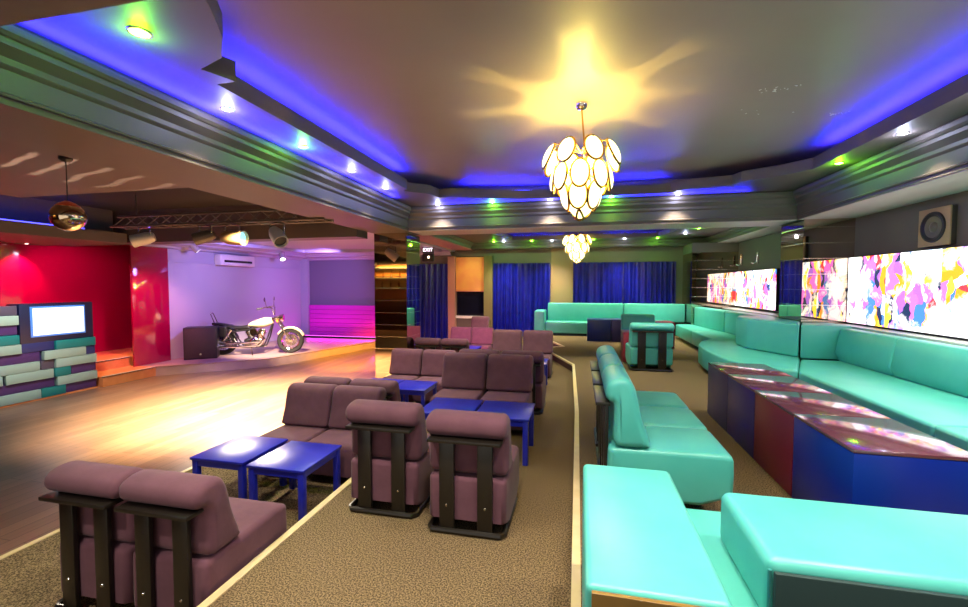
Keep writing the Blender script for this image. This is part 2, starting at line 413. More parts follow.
# dance hall ceiling
struct('ceiling', box(-7.2, -3.93, Y0, 4.25, 2.75, 2.85), paint)
struct('ceiling', box(-11.4, -3.93, Y0, 7.2, 3.12, 3.22), paint_black)
struct('beam', box(-11.2, -9.0, Y0, 7.0, 2.44, 2.64), paint_dark)
struct('beam', box(-11.2, -9.35, Y0, 7.0, 2.64, 3.12), paint_dark)
struct('beam', box(-11.2, -3.93, 7.1, 7.5, 2.47, 3.22), paint)
struct('ceiling', box(-11.2, -3.93, 7.5, 13.6, 2.66, 2.76), stage_white)
sweep_profile([(-9.6, 7.5), (-9.6, 13.5), (-4.0, 13.5)], [(0.5, 2.66), (0.46, 2.62), (0.40, 2.60), (0.38, 2.56), (0.1, 2.52), (0.08, 2.48), (0.0, 2.46)], 'trim_8', stage_white)
sweep_profile([(-8.7, 7.5), (-8.2, 11.6), (-4.0, 12.2)], [(0.0, 2.655), (0.0, 2.62), (0.08, 2.60), (0.10, 2.575), (0.14, 2.57), (0.14, 2.655)], 'trim_9', stage_white)

# ------------------------------------------------------------------ mirrored pillars
struct('pillar', box(-3.92, -3.25, 7.75, 8.45, DZ, 2.6), mirror_m, 'square pillar clad in bronze mirror beside the dance floor')
struct('pillar', box(3.30, XW, 7.45, 8.2, PZ, 2.6), mirror_m, 'mirrored pillar between the two lightbox walls')
struct('pillar', box(2.87, XW, 12.25, 13.3, PZ, 2.45), mirror_m, 'mirrored pier in the far right corner')
struct('wall_pier', box(2.87, XW, 12.25, 13.3, 2.45, 2.7), paint_dark)

# back wall piers
struct('trim_10', box(-0.86, -0.2, 13.24, 13.3, 0, 2.7), tan_m)
struct('trim_11', box(-4.1, -3.87, 13.1, 13.3, -0.2, 2.5), pink_wall)
struct('trim_12', box(-2.93, -2.66, 13.1, 13.3, -0.2, 2.5), M('olive_wall', srgb(110, 100, 60), 0.7))

# window with rolled blind between the curtains
struct('window_1', box(-3.85, -2.95, 13.26, 13.3, 0.62, 2.5), M('night_glass', srgb(16, 18, 34), 0.05, spec=0.9))
struct('window_frame', box(-3.87, -2.93, 13.2, 13.3, 0.54, 0.62), white_m)
bl = link('roller_blind', box(-3.86, -2.94, 13.20, 13.24, 1.42, 2.48, 0.008), M('orange_blind', srgb(224, 150, 96), 0.7, noise=(3, srgb(232, 178, 96), 3, 0.3, 0.7)))
tag(bl, 'orange patterned roller blind pulled half down over the window', 'blind')
bl2 = link('blind_rail', box(-3.87, -2.93, 13.195, 13.245, 1.39, 1.42, 0.006), M('rail_pink', srgb(200, 120, 100), 0.5), bl)

# ------------------------------------------------------------------ curtains
def curtain(x0, x1, y, z0, z1, label, seed):
    bm = bmesh.new(); n = int((x1 - x0) * 60); random.seed(seed)
    ph = [random.uniform(0, 6) for _ in range(4)]; cols = []
    for side in (0, 1):
        row = []
        for i in range(n + 1):
            t = x0 + (x1 - x0) * i / n
            d = 0.055 * math.sin(t * 38 + 1.8 * math.sin(t * 5 + ph[0])) + 0.022 * math.sin(t * 21 + ph[1])
            col_ = []
            for k in range(5):
                f = k / 4; a = 0.55 + 0.45 * (1 - f)
                col_.append(bm.verts.new((t, y + d * a + side * 0.008, z0 + (z1 - z0) * f)))
            row.append(col_)
        cols.append(row)
    for row in cols:
        for a, b in zip(row, row[1:]):
            for k in range(4): bm.faces.new((a[k], b[k], b[k + 1], a[k + 1]))
    f, b = cols
    for i in range(n):
        bm.faces.new((f[i][0], f[i + 1][0], b[i + 1][0], b[i][0])); bm.faces.new((f[i][4], f[i + 1][4], b[i + 1][4], b[i][4]))
    for i in (0, n):
        for k in range(4): bm.faces.new((f[i][k], f[i][k + 1], b[i][k + 1], b[i][k]))
    o = link('curtain', finish(bm, 'curtain', True, 80), curtain_m)
    return tag(o, label, 'curtain', 'royal blue pleated curtains along the back wall')
curtain(-5.45, -4.1, 13.18, -0.15, 2.27, 'blue pleated curtain under the exit sign, beside the mirrored pillar', 1)
curtain(-2.64, -0.88, 13.19, 0.02, 2.27, 'blue pleated curtain between the blind window and the tan pier', 2)
curtain(-0.2, 1.22, 13.21, 0.18, 2.27, 'left half of the blue curtain pair above the turquoise back bench', 3)
curtain(1.24, 2.68, 13.21, 0.18, 2.27, 'right half of the blue curtain pair above the turquoise back bench', 4)

# ------------------------------------------------------------------ lightboxes
def lightbox(y0, y1, z0, z1, seed, label):
    t = thing('lightbox_panel', label, 'lightbox', (XW - 0.05, (y0 + y1) / 2, (z0 + z1) / 2), 0, 'backlit art panels on the right wall')
    hy, hz = (y1 - y0) / 2, (z1 - z0) / 2
    link('frame', box(-0.02, 0.05, -hy, hy, -hz - 0.012, hz + 0.012, 0.004), black_m, t)
    link('art_panel', box(-0.032, -0.02, -hy + 0.006, hy - 0.006, -hz, hz), art_mat(seed), t)
for i, (y0, y1, lb) in enumerate(((6.62, 7.43, 'backlit abstract art panel right beside the mirrored pillar'), (5.74, 6.62, 'backlit abstract art panel below the square wall speaker'),
                                  (4.86, 5.74, 'backlit abstract art panel at the right edge of the photo'), (3.98, 4.86, 'backlit abstract art panel beyond the right edge, nearest the camera'))):
    lightbox(y0, y1, 1.05, 2.0, i + 1, lb)
lightbox(9.85, 11.05, 1.08, 1.93, 7, 'backlit abstract art panel behind the mirrored pillar, nearer of two')
lightbox(11.06, 12.22, 1.08, 1.93, 8, 'backlit abstract art panel in the far right corner next to the mirrored pier')
struct('trim_13', box(3.72, XW, 2.0, 7.42, 0.985, 1.02, 0.005), ledge_m)
struct('trim_14', box(3.6, XW, 8.25, 12.2, 0.985, 1.02, 0.005), ledge_m)

# ------------------------------------------------------------------ lounge chairs
def chair_meshes(W, seat_z, top_z, bar_z, foot, depth=0.70, roll=-0.03, rail=(-0.055, 0.05), seat_y=0.03):
    """origin at the back, facing +y"""
    D = {}
    z0 = foot
    D['seat'] = cushion([(seat_y, z0), (seat_y, seat_z - 0.05), (seat_y + 0.01, seat_z - 0.005), (0.12, seat_z), (depth - 0.10, seat_z + 0.005), (depth - 0.02, seat_z), (depth, seat_z - 0.05), (depth - 0.01, z0)], W - 0.02, 0.035, 1)
    s = seat_z; h = top_z - seat_z
    D['backrest'] = cushion([(0.05, s + 0.002), (0.055, s + h * 0.30), (0.055, bar_z + 0.003), (roll + 0.03, bar_z + 0.006), (roll, bar_z + 0.045), (roll + 0.01, top_z - 0.03), (roll + 0.07, top_z), (0.13, top_z + 0.002), (0.185, top_z - 0.05), (0.22, s + h * 0.45), (0.27, s + h * 0.15), (0.28, s + 0.005), (0.17, s + 0.001)], W, 0.045, 2)
    D['top_rail'] = box(-W / 2 + 0.03, W / 2 - 0.03, rail[0], rail[1], bar_z - 0.022, bar_z, 0.004)
    pw = 0.185 * W
    D['post'] = box(-pw / 2, pw / 2, 0.0, 0.026, 0.03, bar_z - 0.022, 0.004)
    D['bolt'] = lathe([(0, -0.006), (0.006, -0.005), (0.009, 0)], 10, Matrix.Rotation(PI / 2, 4, 'X') @ Matrix.Rotation(PI, 4, 'X') if False else Matrix.Translation((0, 0.0, 0)) @ Matrix.Rotation(-PI / 2, 4, 'X'))
    bm = bmesh.new(); a = W / 2 - 0.02
    add_tube(bm, [(-a + 0.03, 0.55, 0.022), (-a, 0.5, 0.022), (-a, 0.03, 0.022), (-a + 0.02, 0.0, 0.022), (a - 0.02, 0.0, 0.022), (a, 0.03, 0.022), (a, 0.5, 0.022), (a - 0.03, 0.55, 0.022)], 0.018, 8)
    D['base_frame'] = finish(bm, 'base_frame')
    D['_pw'] = (W * 0.235, seat_z)
    return D
def chair(D, m, label, x, y, z, rot, cat='lounge chair', group=None, name='lounge_chair'):
    t = thing(name, label, cat, (x, y, z), rot, group)
    link('seat', D['seat'], m, t); link('backrest', D['backrest'], m, t)
    link('top_rail', D['top_rail'], frame_m, t); link('base_frame', D['base_frame'], frame_m, t)
    px, sz = D['_pw']
    for s in (-1, 1):
        p = link('post', D['post'], frame_m, t); p.location = (s * px, 0, 0)
        b = link('bolt', D['bolt'], steel, p); b.location = (0, -0.001, sz * 0.5)
    return t
PL = chair_meshes(0.535, 0.37, 0.775, 0.63, 0.004, 0.67)
PN = chair_meshes(0.515, 0.40, 0.815, 0.68, 0.004, 0.68)
G = 'plum velvet lounge seats of the lower seating area'
R180 = PI
for x, y, z, r, lab in (
    (-2.115, 1.76, TZ, 0, 'nearest plum lounge chair, right one of its pair, beside the cream step edge'),
    (-1.335, 2.70, AZ, 0, 'plum lounge chair seen from behind at centre, left one of two on the aisle carpet'),
    (-0.70, 2.59, AZ, 0, 'plum lounge chair seen from behind at centre, right one of two on the aisle carpet'),
    (-2.77, 4.13, TZ, R180, 'plum lounge chair facing the camera behind the two nearest blue tables, left one'),
    (-2.23, 4.13, TZ, R180, 'plum lounge chair facing the camera behind the two nearest blue tables, right one'),
    (-2.80, 4.29, TZ, 0, 'plum lounge chair turned away behind the pair at the nearest tables, left one'),
    (-2.23, 4.29, TZ, 0, 'plum lounge chair turned away behind the pair at the nearest tables, right one'),
    (-1.345, 5.10, AZ, R180, 'plum lounge chair facing the camera behind the shiny centre tables, left one'),
    (-0.795, 5.10, AZ, R180, 'plum lounge chair facing the camera behind the shiny centre tables, right one'),
    (-1.25, 5.26, AZ, 0, 'plum lounge chair turned away, left one hidden behind the centre pair facing the camera'),
    (-0.70, 5.26, AZ, 0, 'plum lounge chair turned away, right one behind the centre pair, its side showing'),
    (-1.295, 7.92, AZ, R180, 'plum lounge chair facing the camera before the platform corner, left one'),
    (-0.735, 7.92, AZ, R180, 'plum lounge chair facing the camera before the platform corner, right one'),
    (-2.77, 6.72, TZ, R180, 'plum lounge chair facing the camera near the mirrored pillar, left one'),
    (-2.22, 6.72, TZ, R180, 'plum lounge chair facing the camera near the mirrored pillar, right one'),
    (-2.95, 8.02, TZ, 0, 'dark plum lounge chair turned away beside the mirrored pillar, left one'),
    (-2.39, 8.02, TZ, 0, 'dark plum lounge chair turned away beside the mirrored pillar, right one'),
    (-2.90, 10.5, TZ, R180, 'pink-lit plum lounge chair at the far end before the exit curtain, left one'),
    (-2.35, 10.5, TZ, R180, 'pink-lit plum lounge chair at the far end before the exit curtain, right one'),
    (-2.93, 12.75, -0.12, R180, 'single plum lounge chair directly below the window with the orange blind'),
): chair(PN if y < 2 else PL, plum, lab, x, y, z, r, 'lounge chair', G)
chair(PN, plum, 'nearest plum lounge chair, left one of its pair, beside the dance floor', -2.635, 1.76, TZ, 0, 'lounge chair', G)
TL = chair_meshes(0.535, 0.42, 0.86, 0.70, 0.09, 0.76, -0.005, (-0.06, 0.03), 0.02)
GT = 'turquoise lounge seats joined in a row of three'
for y, lab in ((3.06, 'turquoise vinyl lounge chair nearest the camera in the row of three'), (3.60, 'turquoise vinyl lounge chair in the middle of the row of three'), (4.14, 'turquoise vinyl lounge chair farthest in the row of three')):
    chair(TL, teal, lab, 0.165, y, PZ, -PI / 2, 'lounge chair', GT)
TS = chair_meshes(0.70, 0.39, 0.81, 0.68, 0.04, 0.72)
chair(TS, teal, 'single turquoise lounge chair seen from behind with two wide dark posts', 1.19, 7.60, PZ, 0.03, 'lounge chair', 'single turquoise lounge chairs')
chair(TS, teal, 'single turquoise lounge chair facing the camera behind the maroon cube table', 1.24, 10.0, PZ, PI, 'lounge chair', 'single turquoise lounge chairs')

# ------------------------------------------------------------------ low blue tables
def table_meshes(wx, wy, h):
    D = {'tabletop': box(-wx / 2, wx / 2, -wy / 2, wy / 2, h - 0.022, h, 0.006)}
    bm = bmesh.new(); a, b = wx / 2 - 0.02, wy / 2 - 0.02; lo, hi = h - 0.075, h - 0.022
    for q in ((-a, a, -b, -b + 0.018), (-a, a, b - 0.018, b), (-a, -a + 0.018, -b, b), (a - 0.018, a, -b, b)): add_box(bm, q[0], q[1], q[2], q[3], lo, hi, 0.002, 1)
    D['apron'] = finish(bm, 'apron'); D['leg'] = box(-0.023, 0.023, -0.023, 0.023, 0, h - 0.024, 0.003)
    D['_'] = (wx / 2 - 0.035, wy / 2 - 0.035)
    return D
TB = table_meshes(0.51, 0.55, 0.42)
def low_table(label, x, y, z, group='low square blue tables between the lounge seats'):
    t = thing('side_table', label, 'table', (x, y, z), 0, group)
    link('tabletop', TB['tabletop'], blue_table, t); link('apron', TB['apron'], blue_table, t)
    for sx in (-1, 1):
        for sy in (-1, 1):
            l = link('leg', TB['leg'], blue_table, t); l.location = (sx * TB['_'][0], sy * TB['_'][1], 0)
for lab, x, y, z in (
    ('low blue table nearest the dance floor, its top washed white by glare', -2.855, 3.13, TZ),
    ('low blue table beside the cream step edge with all legs showing', -2.29, 3.10, TZ),
    ('low blue table behind the centre chair backs, left one of two', -1.215, 3.99, AZ),
    ('low blue table behind the centre chair backs, right one with turquoise sheen', -0.68, 3.99, AZ),
    ('low blue table in front of the pair by the mirrored pillar, left one', -2.80, 5.68, TZ),
    ('low blue table in front of the pair by the mirrored pillar, right one', -2.27, 5.66, TZ),
    ('low blue table just showing before the pinkish pair by the platform corner', -0.74, 6.65, AZ),
    ('low blue table just showing before the far pink-lit pair', -2.46, 9.40, TZ),
): low_table(lab, x, y, z)

# ------------------------------------------------------------------ cube tables on the platform
def cube_table(label, x0, x1, y0, y1, h, m, group, mt=None):
    t = thing('cube_table', label, 'table', ((x0 + x1) / 2, (y0 + y1) / 2, PZ), 0, group)
    hx, hy = (x1 - x0) / 2, (y1 - y0) / 2
    link('body', box(-hx + 0.004, hx - 0.004, -hy + 0.003, hy - 0.003, 0.0, h - 0.022, 0.003), m, t)
    link('tabletop', box(-hx, hx, -hy + 0.0015, hy - 0.0015, h - 0.020, h, 0.004), mt or m, t)
gl = 'long row of lacquered cube tables before the right bench'
for k, (m, mt, lab) in enumerate(((blue_cube, cube_top, 'bright blue cube table nearest the camera in the long row'), (maroon, cube_top, 'maroon cube table second from the camera in the long row'),
                              (indigo, cube_top, 'indigo cube table third from the camera in the long row'), (slate, cube_top, 'dark slate cube table at the far end of the long row'))):
    y0 = 2.61 + k * 0.665
    cube_table(lab, 1.42, 1.99, y0, y0 + 0.66, 0.58, m, gl, mt)
cube_table('navy cube table standing before the turquoise back bench', 0.19, 0.78, 11.4, 12.0, 0.56, navy, 'cube tables at the far end')
cube_table('purple-blue cube table touching the navy one before the back bench', 0.79, 1.35, 11.4, 12.0, 0.56, indigo, 'cube tables at the far end')
cube_table('maroon cube table between the two single turquoise chairs', 0.80, 1.36, 8.40, 8.95, 0.56, maroon, 'cube tables at the far end')
cube_table('maroon cube table farther back beside the single turquoise chair facing the camera', 1.62, 2.13, 10.5, 11.05, 0.59, maroon, 'cube tables at the far end')

# ------------------------------------------------------------------ benches
def slab_cushion(x0, x1, y0, y1, z0, z1, r=0.03): return box(x0, x1, y0, y1, z0, z1, r, 4, 'cushion')
t = thing('wall_bench', 'long turquoise bench under the lightboxes nearest the right edge', 'bench', (3.2, 4.4, PZ))
def at(t, me, name, m):
    o = link(name, me, m, t); o.location = (-t.location.x, -t.location.y, -t.location.z); return o
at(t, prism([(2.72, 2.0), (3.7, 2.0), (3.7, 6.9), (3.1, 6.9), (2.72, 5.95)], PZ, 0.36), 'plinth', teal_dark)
at(t, prism([(2.6, 2.0), (3.70, 2.0), (3.70, 3.85), (2.6, 3.85)], 0.36, 0.55, 0.03), 'seat_cushion', teal)
at(t, prism([(2.6, 3.86), (3.70, 3.86), (3.70, 6.88), (3.06, 6.88), (2.6, 5.88)], 0.36, 0.55, 0.03), 'seat_cushion', teal)
def lean_back(y0, y1, xb, xt, x2, z0, z1):
    return cushion([(xb - 0, z0), (xt, z1 - 0.03), (xt + 0.03, z1), (x2 - 0.02, z1), (x2, z1 - 0.03), (x2, z0)], y1 - y0, 0.03, 1), (y0 + y1) / 2
def add_back(t, y0, y1, xb=3.46, xt=3.53, x2=3.72, z0=0.551, z1=1.0, name='back_cushion'):
    me = cushion([(-xb, z0), (-xt, z1 - 0.03), (-xt - 0.03, z1), (-x2 + 0.02, z1), (-x2, z1 - 0.03), (-x2, z0)], y1 - y0, 0.025, 1)
    o = link(name, me, teal, t); o.rotation_euler = (0, 0, PI / 2); o.location = (-t.location.x, (y0 + y1) / 2 - t.location.y, -t.location.z)
    return o
for y0, y1 in ((2.0, 3.2), (3.21, 4.50), (4.51, 5.80), (5.81, 6.9)): add_back(t, y0, y1)
t = thing('corner_bench', 'rounded turquoise bench wrapping the mirrored pillar', 'bench', (2.7, 7.5, PZ))
bul = [(2.6, 5.9), (2.36, 6.0), (2.16, 6.2), (2.04, 6.55), (2.0, 7.0), (2.0, 7.7), (2.05, 8.2), (2.2, 8.65), (2.42, 9.0), (2.56, 9.2), (3.28, 9.2), (3.28, 7.42), (3.06, 6.9)]
cxm, cym = 2.75, 7.5
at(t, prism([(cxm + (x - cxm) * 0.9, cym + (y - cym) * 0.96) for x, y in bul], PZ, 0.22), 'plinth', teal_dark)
at(t, prism(bul, 0.22, 0.56, 0.035), 'seat_cushion', teal)
at(t, prism([(3.05, 6.93), (2.86, 7.30), (2.66, 7.75), (2.66, 8.25), (2.8, 8.6), (3.28, 8.6), (3.28, 7.42)], 0.562, 1.05, 0.035), 'back_cushion', teal)
at(t, prism([(3.07, 6.92), (3.55, 6.92), (3.70, 6.92), (3.70, 7.42), (3.30, 7.42)], 0.552, 1.03, 0.02), 'back_cushion', teal)
t = thing('wall_bench', 'turquoise bench along the right wall beyond the pillar', 'bench', (3.0, 10.8, PZ))
at(t, box(2.62, 3.5, 9.22, 12.2, PZ, 0.24), 'plinth', teal_dark)
at(t, prism([(2.52, 9.22), (3.5, 9.22), (3.5, 10.7), (2.52, 10.7)], 0.24, 0.55, 0.03), 'seat_cushion', teal)
at(t, prism([(2.52, 10.71), (3.5, 10.71), (3.5, 12.38), (2.52, 12.38)], 0.24, 0.55, 0.03), 'seat_cushion', teal)
for (xa, ya), (xb, yb) in (((3.3, 8.65), (3.12, 10.4)), ((3.115, 10.42), (2.93, 12.2))):
    at(t, prism([(xa, ya), (xa + 0.3, ya), (xb + 0.3, yb), (xb, yb)], 0.552, 1.02, 0.03), 'back_cushion', teal)
t = thing('back_bench', 'turquoise bench along the blue back curtains with a left arm block', 'bench', (0.9, 12.8, PZ))
at(t, box(-0.95, 2.5, 12.5, 13.1, PZ, 0.22), 'plinth', teal_dark)
for x0, x1 in ((-0.97, 0.25), (0.26, 1.4), (1.41, 2.5)):
    at(t, box(x0, x1, 12.42, 13.1, 0.22, 0.55, 0.03, 3), 'seat_cushion', teal)
for x0, x1 in ((-0.93, 1.22), (1.235, 2.86)):
    at(t, box(x0, x1, 12.85, 13.10, 0.552, 1.07, 0.03, 3), 'back_cushion', teal)
at(t, box(-1.27, -0.98, 12.3, 13.1, PZ, 0.86, 0.025, 3), 'armrest', teal)

# near sofa at the bottom right
t = thing('block_sofa', 'big turquoise block sofa at the bottom right, seen from behind', 'sofa', (0.9, 1.7, PZ))
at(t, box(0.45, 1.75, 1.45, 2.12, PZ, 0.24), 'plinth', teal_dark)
at(t, box(0.425, 1.8, 1.40, 2.16, 0.24, 0.55, 0.025, 3), 'seat_cushion', teal)
a = at(t, box(0.022, 0.41, 1.215, 2.085, PZ, 0.75, 0.022, 3), 'armrest', teal)
o = at(t, box(0.04, 0.40, 1.200, 1.2149, PZ, 0.742, 0.002), 'end_panel', brown_panel); o['label'] = 'brown end panel'
at(t, box(0.565, 1.8, 1.43, 1.90, 0.552, 0.765, 0.035, 4), 'backrest', teal)
o = at(t, box(0.58, 1.79, 1.412, 1.4295, PZ, 0.735, 0.004), 'back_panel', teal_dark); o['label'] = 'dark teal back panel'
at(t, tube([(0.572, 1.432, 0.735), (0.572, 1.432, 0.2)], 0.006, 6), 'piping', piping_m)
at(t, box(0.565, 1.8, 1.435, 1.89, 0.24, 0.55, 0.02, 3), 'back_base', teal)

# ------------------------------------------------------------------ chandeliers
def petal_mesh(a, b):
    bm = bmesh.new(); n = 22; rows = []
    for rr, dz in ((1.0, 0.0), (0.94, 0.010), (0.7, 0.026), (0.35, 0.036)):
        rows.append([bm.verts.new((a * rr * math.cos(2 * PI * k / n), b * rr * math.sin(2 * PI * k / n), dz)) for k in range(n)])
    back = [bm.verts.new((a * math.cos(2 * PI * k / n), b * math.sin(2 * PI * k / n), -0.006)) for k in range(n)]
    c = bm.verts.new((0, 0, 0.04)); cb = bm.verts.new((0, 0, 0.02))
    for r0, r1 in zip(rows, rows[1:]):
        for k in range(n): bm.faces.new((r0[k], r0[(k + 1) % n], r1[(k + 1) % n], r1[k]))
    for k in range(n):
        bm.faces.new((rows[-1][k], rows[-1][(k + 1) % n], c)); bm.faces.new((back[k], rows[0][k], rows[0][(k + 1) % n], back[(k + 1) % n])) if False else None
        bm.faces.new((rows[0][k], back[k], back[(k + 1) % n], rows[0][(k + 1) % n])); bm.faces.new((back[(k + 1) % n], back[k], cb))
    return finish(bm, 'petal', True, 60)
def rim_mesh(a, b, r=0.007):
    n = 22; pts = [(a * math.cos(2 * PI * k / n), b * math.sin(2 * PI * k / n), -0.004) for k in range(n + 1)]
    return tube(pts, r, 6)
pet, rim = petal_mesh(0.076, 0.122), rim_mesh(0.083, 0.129, 0.012)
def chandelier(label, x, y, zc, ztop, power):
    t = thing('chandelier', label, 'chandelier', (x, y, zc), 0, 'gold chandeliers with oval glass petals')
    link('canopy', lathe([(0, ztop - zc), (0.06, ztop - zc), (0.062, ztop - zc - 0.02), (0.045, ztop - zc - 0.05), (0.012, ztop - zc - 0.06), (0, ztop - zc - 0.06)], 24), chrome, t)
    link('stem', tube([(0, 0, ztop - zc - 0.05), (0.03, 0, 0.25), (0.035, 0, -0.28)], 0.008, 8), gold, t)
    bm = bmesh.new()
    rows = ((8, 0.315, 0.17, 24, 0.0), (8, 0.25, -0.03, 8, 0.5), (6, 0.155, -0.20, -10, 0.0), (3, 0.06, -0.315, -38, 0.5))
    for n, R, z, tilt, ph in rows:
        for k in range(n):
            a = 2 * PI * (k + ph) / n + 0.35
            d = Vector((math.cos(a), math.sin(a), 0))
            add_tube(bm, [(0, 0, z + 0.04), d * R * 0.6 + Vector((0, 0, z + 0.12)), d * (R - 0.02) + Vector((0, 0, z + 0.10))], 0.006, 6)
            p = link('petal', pet, opal, t)
            nv = (d * math.cos(math.radians(tilt)) + Vector((0, 0, math.sin(math.radians(tilt))))).normalized()
            tv = Vector((-d.y, d.x, 0)); uv = nv.cross(tv)
            mt = Matrix((tv, uv, nv)).transposed().to_4x4(); mt.translation = d * R + Vector((0, 0, z))
            p.matrix_local = mt
            g = link('rim', rim, gold, p)
    link('arms', finish(bm, 'arms'), gold, t)
    link('bulb', lathe([(0, -0.10), (0.03, -0.11), (0.04, -0.16), (0.03, -0.20), (0, -0.22)], 16), lens_warm, t)
    lamp('POINT', 'chandelier_lamp', (x, y, zc - 0.03), power * 0.7, WARM, size=0.015)
    lamp('POINT', 'chandelier_glow', (x, y, zc + 0.16), power * 0.75, WARM, size=0.16)
    return t
chandelier('large lit gold chandelier with oval white glass petals, nearer of the two', 0.0, 4.2, 2.63, ZM, P_CHAND)
chandelier('distant lit gold chandelier with oval petals in front of the blue curtains', -0.08, 11.0, 2.55, 3.16, P_CHAND_FAR)

# ------------------------------------------------------------------ downlights
def downlight(label, x, y, z, green, big=1.0, pw=1.0):
    t = thing('downlight', label, 'downlight', (x, y, z), 0, 'recessed downlights in the ceiling ledges')
    link('trim_ring', lathe([(0.040 * big, 0.0), (0.040 * big, -0.006), (0.047 * big, -0.006), (0.050 * big, 0.0)], 20), steel, t)
    link('lens', lathe([(0, -0.012), (0.025 * big, -0.010), (0.040 * big, -0.003)], 16), lens_green if green else lens_white, t)
    lamp('SPOT', 'downlight_lamp', (x, y, z - 0.02), (P_GREEN if green else P_WHITE) * pw, (0.5, 1, 0.05) if green else (1.0, 0.88, 0.68), aim=(x, y, 0), size=0.03, spot=100, blend=0.8)
    lamp('POINT', 'downlight_glow', (x, y, z - 0.055), (4.5 if green else 3.0) * big, (0.22, 1, 0.01) if green else (0.62, 0.68, 1.0), size=0.02)
ords = ('first', 'second', 'third', 'fourth', 'fifth')
downlight('large green downlight in the rounded ceiling corner at the top left', -2.43, 2.0, Z1, True, 1.25, 0.45)
for k, y in enumerate((3.0, 3.97, 4.94, 5.9)):
    downlight('%s %s downlight from the camera along the left ceiling ledge' % (ords[k], 'green' if k == 1 else 'white'), -2.79, y, Z1, k == 1)
for k, (x, gr, lab) in enumerate(((-2.46, 0, 'white downlight in the far left corner of the near ceiling ledge'), (-1.48, 1, 'green downlight left of the near chandelier on the cross beam ledge'),
                             (-0.5, 0, 'white downlight just left of the near chandelier on the cross beam ledge'), (0.48, 1, 'green downlight just right of the near chandelier on the cross beam ledge'), (1.48, 0, 'white downlight at the right end of the cross beam ledge'))):
    downlight(lab, x, 7.28, Z1, gr)
downlight('green downlight on the right ceiling ledge, farther one', 2.93, 5.85, Z1, True)
downlight('white downlight on the right ceiling ledge above the wall speaker', 2.94, 4.85, Z1, False)
for k, y in enumerate((3.85, 2.85, 1.95)):
    downlight('right ledge downlight %s beyond the frame towards the camera' % ords[k], 2.94, y, Z1, False)
for k, x in enumerate((-1.5, -0.5, 0.5, 1.5)):
    downlight('downlight %s from the left on the ledge of the beam above the camera' % ords[k], x, 1.55, Z1, False)
for k, (x, y) in enumerate(((-2.4, 0.35), (0.9, 0.35), (2.4, 0.35), (-0.8, -0.8))):  # unseen downlights added to brighten the near sofa tops and nearest plum chairs
    downlight('added unseen downlight %s in the flat beam soffit above the camera' % ords[k], x, y, 2.6, False, 1.0, 0.95 if x < -2 else 0.30)
fy = 12.55
for k, (x, gr) in enumerate(((-2.5, 1), (-2.2, 0), (-1.38, 1), (-0.8, 0), (0.35, 1), (1.2, 0), (2.05, 1))):
    downlight('%s downlight on the far ceiling ledge, %s from the left above the curtains' % ('green' if gr else 'white', ('first', 'second', 'third', 'fourth', 'fifth', 'sixth', 'seventh')[k]), x, fy, FZ, gr, 1.0, 1.7)
downlight('white downlight at the right of the far ceiling, before the corner pier', 2.55, 11.6, FZ, False, 1.0, 2.0)
downlight('green downlight at the right of the far ceiling, nearest the cross beam', 2.6, 10.6, FZ, True)

# ------------------------------------------------------------------ cove LEDs (lamps lie on the ledges)
def led(name, a, b, z, lab, power, up=0.35):
    A, B = Vector((*a, z)), Vector((*b, z)); L_ = (B - A).length; mid = (A + B) / 2; d = (B - A).normalized()
    o = link('led_strip', tube([A, B], 0.008, 6), led_blue); tag(o, lab, 'led strip', 'blue led strips in the ceiling coves')
    lo = lamp('AREA', 'cove_lamp', mid + Vector((0, 0, 0.012)), power * L_, BLUE, size=L_, size_y=0.02)
    x = d; zc = Vector((0, 0, -1)); y_ = zc.cross(x)
    lo.rotation_euler = Matrix((x, y_, zc)).transposed().to_euler()
led('l', (-2.62, 2.75), (-2.62, 6.0), Z1 + 0.15, 'blue led strip hidden behind the left ceiling ledge lip', P_COVE)
led('b', (-2.35, 1.6), (-2.35, 2.2), Z1 + 0.15, 'blue led strip behind the rounded ceiling corner at top left', P_COVE)
led('r', (2.88, 2.35), (2.88, 6.0), Z1 + 0.15, 'blue led strip hidden behind the right ceiling ledge lip', P_COVE)
led('f', (-1.9, 7.0), (-0.6, 7.27), Z1 + 0.15, 'blue led strip at the left of the cross beam ledge', P_COVE * 0.8)
led('f2', (-0.6, 7.27), (1.3, 7.27), Z1 + 0.15, 'blue led strip at the middle of the cross beam ledge', P_COVE * 0.35)
led('f3', (-2.0, 12.35), (-0.5, 12.35), FZ + 0.13, 'blue led strip in the far ceiling left of the distant chandelier', P_COVE * 2.5)
led('f4', (0.6, 12.35), (2.0, 12.35), FZ + 0.13, 'blue led strip in the far ceiling right of the distant chandelier', P_COVE * 2.5)
led('d', (-9.1, 1.0), (-9.1, 6.3), 2.66, 'blue led strip above the red wall over the presenter booth', P_COVE * 0.05)
